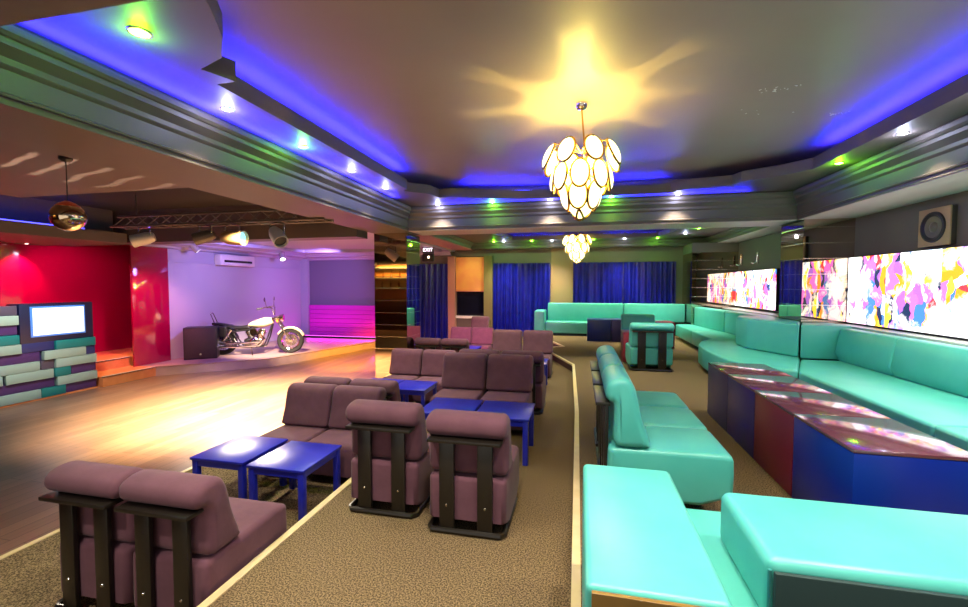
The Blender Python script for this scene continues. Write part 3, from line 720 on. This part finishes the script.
# blue wash onto the left ledge underside from a strip along the moulding top
o = link('led_strip', tube([(XL + 0.09, 1.5, 2.99), (XL + 0.09, 7.3, 2.99)], 0.006, 6), led_blue); tag(o, 'blue led line along the top of the left crown moulding', 'led strip', 'blue led strips in the ceiling coves')
lo = lamp('AREA', 'cove_lamp', (XL + 0.16, 3.6, 2.965), 90, BLUE, size=6.0, size_y=0.03); lo.rotation_euler = Matrix(((0, 1, 0), (-0.6, 0, -0.8), (-0.8, 0, 0.0))).to_euler() if False else (PI, math.radians(-35), PI / 2)
lo.rotation_euler = Matrix((Vector((0, 1, 0)), Vector((0.8, 0, -0.6)), Vector((-0.6, 0, -0.8)))).transposed().to_euler()
lo = lamp('AREA', 'cove_lamp', (0.0, YF - 0.18, 2.965), 30, BLUE, size=5.0, size_y=0.03)
lo.rotation_euler = Matrix((Vector((1, 0, 0)), Vector((0, -0.8, -0.6)), Vector((0, 0.6, -0.8)))).transposed().to_euler()

# ------------------------------------------------------------------ wall speaker, exit sign, wall lamps
t = thing('wall_speaker', 'square tan speaker with round black cone on the upper right wall', 'speaker', (XW, 5.90, 2.255))
link('cabinet', box(-0.05, 0.0, -0.225, 0.225, -0.215, 0.215, 0.006), M('speaker_side', srgb(60, 54, 50), 0.6), t)
link('front_frame', box(-0.065, -0.048, -0.225, 0.225, -0.215, 0.215, 0.005), speaker_tan, t)
rm = Matrix.Translation((-0.066, 0, 0.0)) @ Matrix.Rotation(-PI / 2, 4, 'Y')
link('cone_surround', lathe([(0.175, 0.0), (0.17, 0.018), (0.15, 0.022), (0.13, 0.008), (0.115, 0.003)], 32, rm), black_m, t)
link('cone', lathe([(0.13, 0.006), (0.06, -0.0), (0.055, 0.004), (0.03, 0.022), (0, 0.028)], 32, rm), M('cone_grey', srgb(92, 84, 76), 0.35), t)

t = thing('exit_sign', 'small lit white and dark EXIT sign over the left curtain', 'sign', (-4.17, 11.5, 2.56))
link('sign_box', box(-0.16, 0.16, -0.03, 0.03, -0.075, 0.11, 0.006), black_m, t)
def text_mesh(s, size, name='letters'):
    c = bpy.data.curves.new(name, 'FONT'); c.body = s; c.size = size; c.extrude = 0.004; c.align_x = 'CENTER'; c.align_y = 'CENTER'
    o = bpy.data.objects.new(name, c); COL.objects.link(o); dg = bpy.context.evaluated_depsgraph_get(); dg.update()
    me = bpy.data.meshes.new_from_object(o.evaluated_get(dg)); bpy.data.objects.remove(o); return me
tx = link('lettering', text_mesh('EXIT', 0.14), sign_glow, t); tx.rotation_euler = (PI / 2, 0, 0); tx.location = (0, -0.034, 0.02)
link('bracket', box(-0.02, 0.02, -0.02, 0.02, 0.11, 0.14), black_m, t)
t = thing('emergency_lamp', 'small dark emergency lamp box hanging just below the EXIT sign', 'lamp', (-4.17, 11.5, 2.36))
link('housing', box(-0.17, 0.17, -0.06, 0.06, -0.10, 0.12, 0.03, 3), black_m, t)
link('lens', lathe([(0, 0.02), (0.02, 0.015), (0.028, 0)], 12, Matrix.Translation((0.03, -0.06, 0.02)) @ Matrix.Rotation(PI / 2, 4, 'X')), lens_warm, t)
for y, lab in ((12.0, 'chrome wall bracket lamp nearer the far corner pier above the lightbox'), (11.0, 'chrome wall bracket lamp above the lightbox, nearer the mirrored pillar')):
    t = thing('wall_lamp', lab, 'lamp', (XW, y, 2.15), 0, 'chrome bracket lamps on the far right wall')
    link('arm', tube([(-0.02, 0, 0.2), (-0.03, 0, 0.0), (-0.07, 0.02, -0.05), (-0.12, 0.04, -0.03)], 0.016, 8), chrome, t)
    link('plate', box(-0.02, 0.0, -0.06, 0.02, -0.06, 0.22, 0.004), steel, t)

# ------------------------------------------------------------------ glass globe pendant over the dance floor
t = thing('mirror_globe', 'shiny copper and chrome globe hanging over the dance floor', 'pendant', (-4.53, 3.01, 2.215))
link('globe', lathe([(0.128 * math.sin(PI * k / 20), 0.128 * math.cos(PI * k / 20)) for k in range(21)], 32), M('globe_mirror', srgb(215, 190, 160), 0.04, metal=1.0), t)
link('cap', lathe([(0, 0.145), (0.02, 0.143), (0.06, 0.122), (0.088, 0.098), (0.075, 0.09), (0, 0.10)], 24), M('copper_cap', srgb(210, 80, 40), 0.3, metal=0.6), t)
link('cord', tube([(0, 0, 0.14), (0, 0, 0.53)], 0.004, 6), black_m, t)
link('motor', lathe([(0, 0.535), (0.05, 0.535), (0.052, 0.515), (0.03, 0.495), (0, 0.49)], 16), black_m, t)

# ------------------------------------------------------------------ lighting truss with spotlights
t = thing('lighting_truss', 'dark horizontal lighting truss under the black ceiling by the stage', 'truss', (-5.7, 5.85, 2.58))
for dy, dz in ((-0.12, 0), (0.12, 0), (0, 0.18)):
    link('pipe', tube([(-2.0, dy, dz), (2.0, dy, dz)], 0.02, 8), M('truss_grey', srgb(110, 104, 100), 0.4, metal=0.6), t)
bm = bmesh.new()
for k in range(17):
    x = -1.95 + k * 0.243
    add_tube(bm, [(x, -0.12, 0), (x + 0.12, 0, 0.18), (x + 0.243 if k < 16 else x, 0.12, 0)], 0.009, 6); add_tube(bm, [(x, -0.12, 0), (x, 0.12, 0)], 0.009, 6)
link('lacing', finish(bm, 'lacing'), MATS['truss_grey'], t)
bm = bmesh.new()
for x in (-1.6, 1.6): add_tube(bm, [(x, 0, 0.18), (x, 0, 0.54)], 0.012, 6)
link('hanger', finish(bm, 'hanger'), MATS['truss_grey'], t)
def spotlight(label, loc, aim, m_lens, m_body, size=1.0):
    t = thing('stage_spotlight', label, 'spotlight', loc, 0, 'stage spotlights on the truss and stage ceiling')
    d = (Vector(aim) - Vector(loc)).normalized(); q = d.to_track_quat('-Z', 'Y').to_matrix().to_4x4(); s = size
    mt = Matrix.Translation((0, 0, -0.16 * s)) @ q
    link('body', lathe([(0, 0.13 * s), (0.06 * s, 0.12 * s), (0.085 * s, 0.04 * s), (0.09 * s, -0.15 * s), (0.08 * s, -0.15 * s), (0.075 * s, -0.1 * s)], 20, mt), m_body, t)
    link('lens', lathe([(0, -0.12 * s), (0.078 * s, -0.115 * s)], 20, mt), m_lens, t)
    link('yoke', tube([(-0.10 * s, 0, -0.16 * s), (-0.10 * s, 0, -0.02 * s), (0, 0, 0), (0.10 * s, 0, -0.02 * s), (0.10 * s, 0, -0.16 * s)], 0.008 * s, 6), steel, t)
    return t
dark_can = M('spot_can', srgb(84, 72, 60), 0.4); white_can = M('spot_white', srgb(190, 186, 180), 0.4); lens_cyan = M('lens_cyan', (0.1, 0.5, 0.6, 1), 0.2, emit=((0.2, 0.8, 1, 1), 1.2))
lens_off = M('lens_off', srgb(60, 60, 60), 0.1)
spotlight('pale spotlight at the left end of the truss aimed left', (-7.0, 5.73, 2.545), (-8.2, 4.9, 2.1), lens_cyan, white_can, 1.15)
spotlight('dark spotlight left of the truss middle pointing at the floor', (-5.8, 5.73, 2.545), (-6.6, 5.2, 2.2), lens_off, dark_can, 1.1)
spotlight('bronze spotlight in the middle of the truss aimed right', (-5.3, 5.73, 2.545), (-3.4, 5.9, 2.45), lens_cyan, M('spot_bronze', srgb(150, 120, 84), 0.3, metal=0.5), 1.3)
spotlight('white spotlight at the right end of the truss tilted down', (-4.5, 5.73, 2.545), (-3.9, 5.4, 2.0), lens_off, white_can, 1.2)
spotlight('small white spotlight over the stage at the edge of the red panel', (-9.2, 8.75, 2.64), (-7.5, 10.5, 0), lens_white, white_can, 0.8)
spotlight('small violet-lit spotlight in the stage back corner right of the air conditioner', (-9.1, 11.8, 2.64), (-7.5, 10.5, 0), lens_white, white_can, 0.9)

# ------------------------------------------------------------------ air conditioner on the stage wall
t = thing('air_conditioner', 'white wall air conditioner high on the violet stage wall', 'air conditioner', (-9.6, 10.35, 2.28))
link('case', box(0.0, 0.22, -0.62, 0.62, -0.15, 0.15, 0.03, 3), white_m, t)
link('air_slot', box(0.19, 0.225, -0.5, 0.5, -0.06, 0.0), black_m, t)
link('flap', box(0.2, 0.235, -0.52, 0.52, -0.12, -0.08, 0.004), white_m, t)

# ------------------------------------------------------------------ magenta boards on the stage back wall
bm = bmesh.new()
for k in range(7): add_box(bm, -9.3, -5.9, 13.42, 13.5, -0.18 + k * 0.155, -0.18 + k * 0.155 + 0.148, 0.006, 1)
struct('wall_boards', finish(bm, 'boards'), magenta_m, 'magenta-lit horizontal boards low on the stage back wall')
struct('trim_18', box(-9.6, -9.57, 8.4, 13.4, 2.15, 2.19), stage_white)
struct('trim_15', box(-9.6, -9.32, 13.38, 13.5, -0.2, 2.5), stage_white)

# ------------------------------------------------------------------ floor speaker on the stage
t = thing('floor_speaker', 'black box speaker standing at the front of the stage', 'speaker', (-9.10, 8.80, -0.2), 0.64)
link('cabinet', box(-0.345, 0.345, -0.22, 0.23, 0.0, 0.77, 0.012), black_m, t)
link('grille', box(-0.32, 0.32, -0.235, -0.22, 0.03, 0.745, 0.006), M('speaker_grille', srgb(44, 34, 34), 0.75, noise=(160, srgb(60, 48, 46), 2, 0.4, 0.6)), t)
link('badge', lathe([(0, 0.004), (0.022, 0.003), (0.024, 0)], 16, Matrix.Translation((0, -0.235, 0.12)) @ Matrix.Rotation(PI / 2, 4, 'X')), steel, t)

# ------------------------------------------------------------------ presenter booth with block front and screen
t = thing('presenter_booth', 'low booth clad in pale, teal and purple blocks by the red wall', 'booth', (-9.2, 5.0, DZ))
link('body', box(-0.9, -0.02, -1.6, 1.45, 0.0, 0.985, 0.006), booth_dark, t)
link('body_top', box(-0.9, -0.02, -1.6, 0.305, 0.986, 1.64, 0.006), booth_dark, t)
rowh = 0.163
pal = {'p': b_pale, 't': b_teal, 'u': b_purple, 'n': b_navy, 'g': b_grey}
layout = {0: [('p', -1.2, 0.56), ('t', 0.57, 0.93), ('u', 0.94, 1.46)], 1: [('u', -0.9, 0.78), ('p', 0.81, 1.46)], 2: [('p', -1.2, 0.06), ('p', 0.10, 0.755), ('t', 0.78, 1.02), ('u', 1.05, 1.46)],
          3: [('p', -1.2, 0.56), ('g', 0.60, 0.79), ('p', 0.80, 1.46)], 4: [('u', -0.9, 0.58), ('p', 0.63, 1.28), ('n', 1.30, 1.46)], 5: [('p', -1.2, 0.32), ('n', 0.34, 0.80), ('t', 0.81, 1.45)],
          6: [('n', -1.2, -0.05), ('t', -0.03, 0.30)], 7: [('u', -1.2, 0.29)], 8: [('p', -1.2, 0.30)], 9: [('g', -1.2, 0.30)]}
for r_, items in layout.items():
    for c_, y0, y1 in items:
        dep = 0.06 if c_ in 'pt' else 0.025
        z0 = 0.03 + r_ * rowh
        link('block', box(-0.025, dep, y0, y1, z0, z0 + rowh - 0.006, 0.005), pal[c_], t)
link('kick_strip', box(-0.02, 0.05, -1.6, 1.46, 0.0, 0.028), wood_orange, t)
t = thing('screen', 'bright white screen in a navy box on the block-clad booth', 'screen', (-9.18, 5.89, DZ + 0.987))
link('housing', box(-0.30, 0.0, -0.56, 0.56, 0.0, 0.69, 0.015), M('screen_box', srgb(22, 26, 66), 0.35), t)
link('bezel', box(0.0, 0.018, -0.42, 0.41, 0.11, 0.64, 0.004), M('bezel_blue', srgb(60, 110, 210), 0.3, emit=((0.1, 0.3, 0.9, 1), 0.25)), t)
link('display', box(0.018, 0.024, -0.39, 0.385, 0.14, 0.61), screen_m, t)

# steps beside the booth
struct('step_1', box(-9.8, -9.1, 6.52, 7.6, DZ, -0.2), wood_orange)
struct('step_2', box(-11.2, -9.8, 6.52, 10.0, DZ, 0.0), wood_orange)
strip([(-9.1, 6.52), (-9.1, 7.6)], -0.222, -0.193, 0.03, 'trim_16', white_m, 1)
strip([(-9.8, 6.52), (-9.8, 7.6)], -0.022, 0.007, 0.03, 'trim_17', white_m, 1)
o = link('red_panel', box(-9.60, -9.55, 7.5, 8.36, -0.2, 2.47, 0.004), red_gloss); tag(o, 'tall glossy red partition panel between the steps and the stage', 'panel')

# ------------------------------------------------------------------ motorcycle
def motorcycle(x, y, z, rot):
    t = thing('motorcycle', 'chrome cruiser motorcycle parked on the stage, front wheel to the right', 'motorcycle', (x, y, z), rot)
    RX = Matrix.Rotation(PI / 2, 4, 'X')
    def wheel(px, R, w_, name):
        wl = link(name, lathe([(R - 0.10, -w_ / 2 * 0.8), (R - 0.03, -w_ / 2), (R - 0.005, -w_ / 3), (R, 0), (R - 0.005, w_ / 3), (R - 0.03, w_ / 2), (R - 0.10, w_ / 2 * 0.8), (R - 0.10, -w_ / 2 * 0.8)], 36, RX), rubber, t); wl.location = (px, 0, R)
        link('rim', lathe([(R - 0.10, -0.045), (R - 0.125, -0.03), (R - 0.125, 0.03), (R - 0.10, 0.045), (R - 0.10, -0.045)], 36, RX), chrome, wl)
        bm = bmesh.new()
        for k in range(20):
            a = 2 * PI * k / 20; r1 = R - 0.12
            add_tube(bm, [(0.04 * math.cos(a + 0.4), 0.02 * (-1) ** k, 0.04 * math.sin(a + 0.4)), (r1 * math.cos(a), 0, r1 * math.sin(a))], 0.005, 5)
        link('spokes', finish(bm, 'spokes'), chrome, wl)
        link('hub', lathe([(0, -0.07), (0.045, -0.07), (0.05, -0.03), (0.05, 0.03), (0.045, 0.07), (0, 0.07)], 16, RX), chrome, wl)
        link('brake_disc', lathe([(0.06, -0.075), (0.15, -0.075), (0.15, -0.069), (0.06, -0.069), (0.06, -0.075)], 24, RX), steel, wl)
    FX, BX, RF, RB = 0.83, -0.80, 0.335, 0.33
    wheel(FX, RF, 0.12, 'front_wheel'); wheel(BX, RB, 0.16, 'rear_wheel')
    def fender(px, R, a0, a1, w_, m):
        bm = bmesh.new(); rows = []; n = 18
        for k in range(n + 1):
            a = math.radians(a0 + (a1 - a0) * k / n); row = []
            for (u, dr) in ((-1, -0.05), (-0.8, -0.012), (0, 0.0), (0.8, -0.012), (1, -0.05)):
                row.append(bm.verts.new((px + (R + dr) * math.cos(a), u * w_, 0.33 + (R + dr) * math.sin(a))))
            rows.append(row)
        for r0, r1 in zip(rows, rows[1:]):
            for k in range(4): bm.faces.new((r0[k], r0[k + 1], r1[k + 1], r1[k]))
        o = link('fender', finish(bm, 'fender'), m, t); s = o.modifiers.new('thickness', 'SOLIDIFY'); s.thickness = 0.012
    fender(FX, RF + 0.045, 20, 150, 0.085, cream_tank); fender(BX, RB + 0.05, 15, 175, 0.11, leather)
    for s in (-1, 1):
        link('fork', tube([(FX, s * 0.10, RF), (0.47, s * 0.10, 0.98)], [0.026, 0.022], 10), chrome, t)
        link('shock', tube([(BX + 0.05, s * 0.15, 0.36), (BX + 0.25, s * 0.15, 0.66)], 0.032, 10), chrome, t)
        link('handlebar', tube([(0.44, s * 0.03, 1.02), (0.42, s * 0.14, 1.20), (0.36, s * 0.33, 1.24), (0.20, s * 0.42, 1.20)], 0.015, 8), chrome, t)
        link('grip', tube([(0.26, s * 0.395, 1.213), (0.14, s * 0.44, 1.19)], 0.021, 8), rubber, t)
        mr = link('mirror', tube([(0.34, s * 0.34, 1.25), (0.33, s * 0.40, 1.40)], 0.007, 6), chrome, t)
        link('mirror_glass', lathe([(0, 0.012), (0.055, 0.010), (0.06, 0.0), (0, -0.004)], 16, Matrix.Translation((0.33, s * 0.43, 1.43)) @ Matrix.Rotation(-PI / 2, 4, 'Y')), chrome, mr)
        link('turn_signal', lathe([(0, 0.03), (0.03, 0.02), (0.03, -0.03), (0, -0.03)], 12, Matrix.Translation((0.56, s * 0.19, 0.86)) @ Matrix.Rotation(PI / 2, 4, 'Y')), M('amber', srgb(235, 150, 40), 0.2), t)
    link('triple_clamp', box(0.40, 0.55, -0.14, 0.14, 0.90, 0.95, 0.01), chrome, t)
    link('headlight', lathe([(0, -0.10), (0.06, -0.09), (0.095, 0.0), (0.10, 0.06), (0.09, 0.07), (0, 0.075)], 24, Matrix.Translation((0.60, 0, 0.93)) @ Matrix.Rotation(PI / 2, 4, 'Y')), chrome, t)
    # tank: a teardrop
    bm = bmesh.new(); rings = []
    for k in range(13):
        f = k / 12; xx = 0.42 - 0.60 * f; h = 0.02 + 0.115 * math.sin(PI * min(1, f * 0.78 + 0.16)) ; wd = 0.03 + 0.13 * math.sin(PI * min(1, f * 0.80 + 0.12)); zc = 0.86 - 0.10 * f
        rings.append([bm.verts.new((xx, wd * math.cos(a), zc + h * math.sin(a))) for a in [2 * PI * j / 18 for j in range(18)]])
    for a, b in zip(rings, rings[1:]):
        for j in range(18): bm.faces.new((a[j], a[(j + 1) % 18], b[(j + 1) % 18], b[j]))
    bm.faces.new(rings[0][::-1]); bm.faces.new(rings[-1])
    link('fuel_tank', finish(bm, 'fuel_tank'), cream_tank, t)
    link('seat', cushion([(-0.14, 0.66), (-0.30, 0.64), (-0.60, 0.66), (-0.82, 0.74), (-1.02, 0.80), (-1.03, 0.84), (-0.80, 0.82), (-0.58, 0.75), (-0.40, 0.73), (-0.22, 0.76), (-0.12, 0.74)], 0.26, 0.05, 2), leather, t).rotation_euler = (0, 0, -PI / 2)
    bm = bmesh.new()
    for s in (-1, 1):
        add_tube(bm, [(0.42, s * 0.03, 0.88), (0.30, s * 0.12, 0.45), (0.20, s * 0.13, 0.20), (-0.35, s * 0.13, 0.20), (-0.50, s * 0.13, 0.42), (BX, s * 0.13, 0.33)], 0.02, 8)
        add_tube(bm, [(0.40, s * 0.04, 0.80), (-0.20, s * 0.10, 0.64), (-0.55, s * 0.12, 0.60), (-0.95, s * 0.13, 0.68)], 0.02, 8)
    link('chassis', finish(bm, 'chassis'), M('frame_black', srgb(40, 38, 38), 0.3), t)
    bm = bmesh.new(); add_box(bm, -0.28, 0.16, -0.13, 0.13, 0.22, 0.42, 0.05, 3)
    link('crankcase', finish(bm, 'crankcase'), steel, t)
    for tilt, px in ((-22, -0.10), (22, 0.06)):
        bm = bmesh.new(); mt = Matrix.Translation((px, 0, 0.40)) @ Matrix.Rotation(math.radians(tilt), 4, 'Y')
        prof = [(0, 0)]
        for k in range(8): prof += [(0.085, 0.02 + k * 0.026), (0.105, 0.024 + k * 0.026), (0.105, 0.034 + k * 0.026), (0.085, 0.038 + k * 0.026)]
        prof += [(0.08, 0.24), (0.06, 0.27), (0, 0.275)]
        add_lathe(bm, prof, 20, mt); link('cylinder_head', finish(bm, 'cyl'), chrome, t)
    link('air_filter', lathe([(0, -0.05), (0.085, -0.05), (0.095, -0.02), (0.09, 0.03), (0, 0.03)], 24, Matrix.Translation((-0.02, -0.17, 0.58)) @ RX), chrome, t)
    link('engine_cover', lathe([(0, 0.045), (0.09, 0.04), (0.125, 0.01), (0.13, -0.03), (0, -0.03)], 24, Matrix.Translation((-0.02, -0.15, 0.32)) @ RX), chrome, t)
    for z_, l_ in ((0.24, -1.12), (0.33, -1.02)):
        link('exhaust', tube([(0.16, -0.12, 0.55), (0.24, -0.17, 0.40), (0.12, -0.19, z_), (-0.4, -0.19, z_ - 0.02), (-0.55, -0.19, z_ - 0.01), (l_, -0.19, z_ + 0.03)], [0.022, 0.024, 0.024, 0.026, 0.042, 0.045], 10), chrome, t)
    link('saddlebag', box(-1.12, -0.62, -0.30, -0.17, 0.48, 0.76, 0.05, 4), leather, t)
    link('saddlebag', box(-1.12, -0.62, 0.17, 0.30, 0.48, 0.76, 0.05, 4), leather, t)
    link('kickstand', tube([(-0.1, -0.14, 0.2), (-0.02, -0.30, 0.005)], 0.012, 6), chrome, t)
    link('tail_lamp', lathe([(0, 0.03), (0.04, 0.02), (0.045, -0.03), (0, -0.03)], 14, Matrix.Translation((-1.16, 0, 0.70)) @ Matrix.Rotation(-PI / 2, 4, 'Y')), M('red_lens', srgb(180, 10, 20), 0.2), t)
    link('backrest', tube([(-0.95, -0.09, 0.80), (-1.05, -0.08, 1.06), (-1.06, 0.0, 1.10), (-1.05, 0.08, 1.06), (-0.95, 0.09, 0.80)], 0.014, 8), chrome, t)
motorcycle(-8.25, 9.65, -0.2, 0.42)

# ------------------------------------------------------------------ stage and dance floor lights
lamp('SPOT', 'dance_spot', (-4.9, 5.3, 2.6), 5600, (1.0, 0.80, 0.44), aim=(-5.4, 6.0, DZ), size=0.08, spot=92, blend=1.0)
lamp('SPOT', 'dance_orange', (-4.6, 6.6, 2.4), 3600, (1.0, 0.52, 0.07), aim=(-5.7, 10.6, DZ), size=0.08, spot=40, blend=0.9)
lamp('SPOT', 'dance_pink', (-5.0, 6.4, 2.4), 420, (1.0, 0.18, 0.24), aim=(-5.6, 8.4, DZ), size=0.08, spot=45, blend=0.9)
lamp('SPOT', 'dance_violet', (-7.2, 5.9, 2.6), 420, (0.25, 0.12, 1.0), aim=(-7.4, 8.2, DZ), size=0.08, spot=46, blend=0.9)
lamp('SPOT', 'stage_violet', (-7.0, 8.6, 2.45), 210, (0.30, 0.22, 1.0), aim=(-9.6, 10.0, 0.9), size=0.15, spot=110, blend=1)
lamp('SPOT', 'stage_violet_far', (-7.0, 11.0, 2.45), 160, (0.38, 0.22, 1.0), aim=(-9.0, 13.2, 1.4), size=0.15, spot=110, blend=1)
lamp('SPOT', 'stage_warm', (-6.6, 8.2, 2.4), 1300, (1.0, 0.80, 0.52), aim=(-7.95, 9.8, 0.25), size=0.06, spot=46, blend=0.8)
lamp('SPOT', 'table_glare', (-7.6, 8.2, 2.55), 800, (1.0, 0.86, 0.66), aim=(-3.0, 3.3, 0), size=0.5, spot=36, blend=1)
lo = lamp('AREA', 'stage_magenta', (-7.6, 13.12, -0.10), 15, (1.0, 0.03, 0.72), aim=(-7.6, 13.45, 0.35), size=3.2, size_y=0.05)
lo.rotation_euler = Matrix((Vector((1, 0, 0)), Vector((0, 0.80, -0.6)), Vector((0, -0.6, -0.80)))).transposed().to_euler()
t = thing('led_batten', 'low led batten lying along the foot of the magenta boards', 'light', (-7.6, 13.1, -0.2))
link('bar', box(-1.7, 1.7, -0.04, 0.04, 0.0, 0.06, 0.01), black_m, t)
link('lens_strip', box(-1.65, 1.65, -0.01, 0.035, 0.058, 0.066), M('lens_magenta', (0.2, 0, 0.1, 1), 0.3, emit=((1, 0.1, 0.8, 1), 2)), t)
lamp('SPOT', 'step_amber', (-9.9, 7.0, 2.3), 160, (1.0, 0.45, 0.16), aim=(-9.7, 7.0, 0), size=0.05, spot=70, blend=0.8)
lamp('SPOT', 'red_wash', (-9.6, 4.6, 2.42), 190, (1.0, 0.12, 0.42), aim=(-11.2, 4.8, 1.3), size=0.05, spot=110, blend=0.8)
lamp('SPOT', 'red_wash_far', (-9.9, 6.6, 2.42), 110, (1.0, 0.12, 0.42), aim=(-11.2, 7.4, 1.3), size=0.05, spot=100, blend=0.8)
lamp('SPOT', 'red_wash_panel', (-8.0, 6.9, 2.4), 200, (1.0, 0.3, 0.5), aim=(-9.55, 7.9, 0.8), size=0.05, spot=60, blend=0.8)
lamp('SPOT', 'booth_wash', (-7.6, 4.8, 2.6), 200, (1.0, 0.95, 0.85), aim=(-9.2, 5.5, 0.4), size=0.06, spot=80, blend=1)
lamp('SPOT', 'lounge_pink', (-2.0, 7.4, 2.5), 600, (1.0, 0.45, 0.62), aim=(-2.4, 10.0, 0.3), size=0.06, spot=70, blend=1)
lamp('SPOT', 'blind_warm', (-3.2, 11.8, 2.6), 40, (1.0, 0.6, 0.3), aim=(-3.4, 13.2, 1.6), size=0.05, spot=80, blend=1)

for k, (y, lab) in enumerate(((4.9, 'small red spot lamp under the soffit above the booth, nearest the frame edge'), (5.6, 'small red spot lamp under the soffit above the booth, middle one'), (6.5, 'small red spot lamp under the soffit nearest the red partition panel'))):
    t = thing('soffit_spot', lab, 'downlight', (-10.9, y, 2.44), 0, 'red spot lamps before the red wall')
    link('trim_ring', lathe([(0.03, 0.0), (0.03, -0.01), (0.05, -0.01), (0.055, 0.0)], 20), steel, t)
    link('lens', lathe([(0, -0.014), (0.03, -0.01), (0.03, -0.004)], 16), M('lens_pink', (1, 0.6, 0.6, 1), 0.3, emit=((1, 0.5, 0.45, 1), 10)), t)
    lamp('SPOT', 'soffit_spot_lamp', (-10.9, y, 2.41), 110, (1.0, 0.15, 0.3), aim=(-11.2, y, 1.6), size=0.02, spot=80, blend=0.8)
# back bar on the rear wall, seen in the mirrored pillar
t = thing('back_bar', 'lit back bar with shelves of bottles reflected in the mirrored pillar', 'bar', (-8.3, Y0 + 0.2, DZ))
link('cabinet', box(-1.6, 1.6, -0.18, 0.25, 0.0, 1.35, 0.01), M('bar_wood', srgb(70, 44, 26), 0.4), t)
link('back_panel', box(-1.6, 1.6, -0.18, -0.15, 1.35, 2.9), M('bar_panel', srgb(196, 140, 70), 0.5), t)
for z in (1.85, 2.3, 2.75): link('shelf', box(-1.6, 1.6, -0.15, 0.08, z, z + 0.03, 0.004), M('shelf_glass', srgb(150, 190, 180), 0.1), t)
lamp('AREA', 'bar_lamp', (-8.3, Y0 + 0.42, DZ + 2.9), 60, (1, 0.62, 0.22), aim=(-8.3, Y0, 1.4), size=3.0, size_y=0.05)
bott = lathe([(0, 0), (0.036, 0), (0.038, 0.02), (0.038, 0.18), (0.014, 0.23), (0.014, 0.30), (0, 0.30)], 14)
for k in range(14):
    o = link('bottle', bott, M('amber_glass', srgb(120, 66, 18), 0.1)); o.location = (-9.5 + (k % 7) * 0.4 + 0.05 * (k // 7), Y0 + 0.16, DZ + (1.8805, 2.3305)[k // 7])
    tag(o, 'amber bottle on a back bar shelf, seen only in the pillar mirror', 'bottle', 'bottles on the back bar')
# dark rear wall
struct('wall_rear', box(-12, -4.5, Y0 - 0.15, Y0, -0.5, 3.2), M('rear_wall', srgb(40, 30, 26), 0.6))

# flaked paint on the ceiling
random.seed(3); bm = bmesh.new()
for cx_, cy_, n_, sp_ in ((1.66, 4.29, 16, 0.08), (2.45, 5.0, 12, 0.05), (1.75, 4.85, 5, 0.2)):
    for k in range(n_):
        a = cx_ + random.gauss(0, sp_); b = cy_ + random.gauss(0, sp_ * 0.35); r_ = random.uniform(0.004, 0.012)
        t0_ = random.uniform(0, 6); add_tube(bm, [(a, b, ZM - 0.0015), (a + r_ * 2 * math.cos(t0_), b + r_ * 2 * math.sin(t0_), ZM - 0.0015)], [r_ * 0.5, r_ * 0.15], 5)
struct('ceiling_flakes', finish(bm, 'flakes', False), white_m)
# added unseen lamp: its streaked beam stands in for globe reflections on the low ceiling
lo = lamp('SPOT', 'added_streak_lamp', (-5.6, 2.2, 0.4), 420, (1.0, 0.72, 0.52), aim=(-4.85, 3.62, 2.75), size=0.0, spot=34, blend=0.25)
lo.data.use_nodes = True; nt = lo.data.node_tree; em = nt.nodes['Emission']
tc = nt.nodes.new('ShaderNodeTexCoord'); mp = nt.nodes.new('ShaderNodeMapping'); wv = nt.nodes.new('ShaderNodeTexWave'); rr = nt.nodes.new('ShaderNodeValToRGB')
mp.inputs['Rotation'].default_value = (0, 0, math.radians(STREAK_ROT)) if False else (0, 0, math.radians(100)); wv.inputs['Scale'].default_value = 3.6; wv.inputs['Distortion'].default_value = 2.2; wv.inputs['Detail'].default_value = 1.0
rr.color_ramp.elements[0].position = 0.80; rr.color_ramp.elements[1].position = 0.95
nt.links.new(tc.outputs['Normal'], mp.inputs['Vector']); nt.links.new(mp.outputs['Vector'], wv.inputs['Vector']); nt.links.new(wv.outputs['Fac'], rr.inputs['Fac']); nt.links.new(rr.outputs['Color'], em.inputs['Strength'])
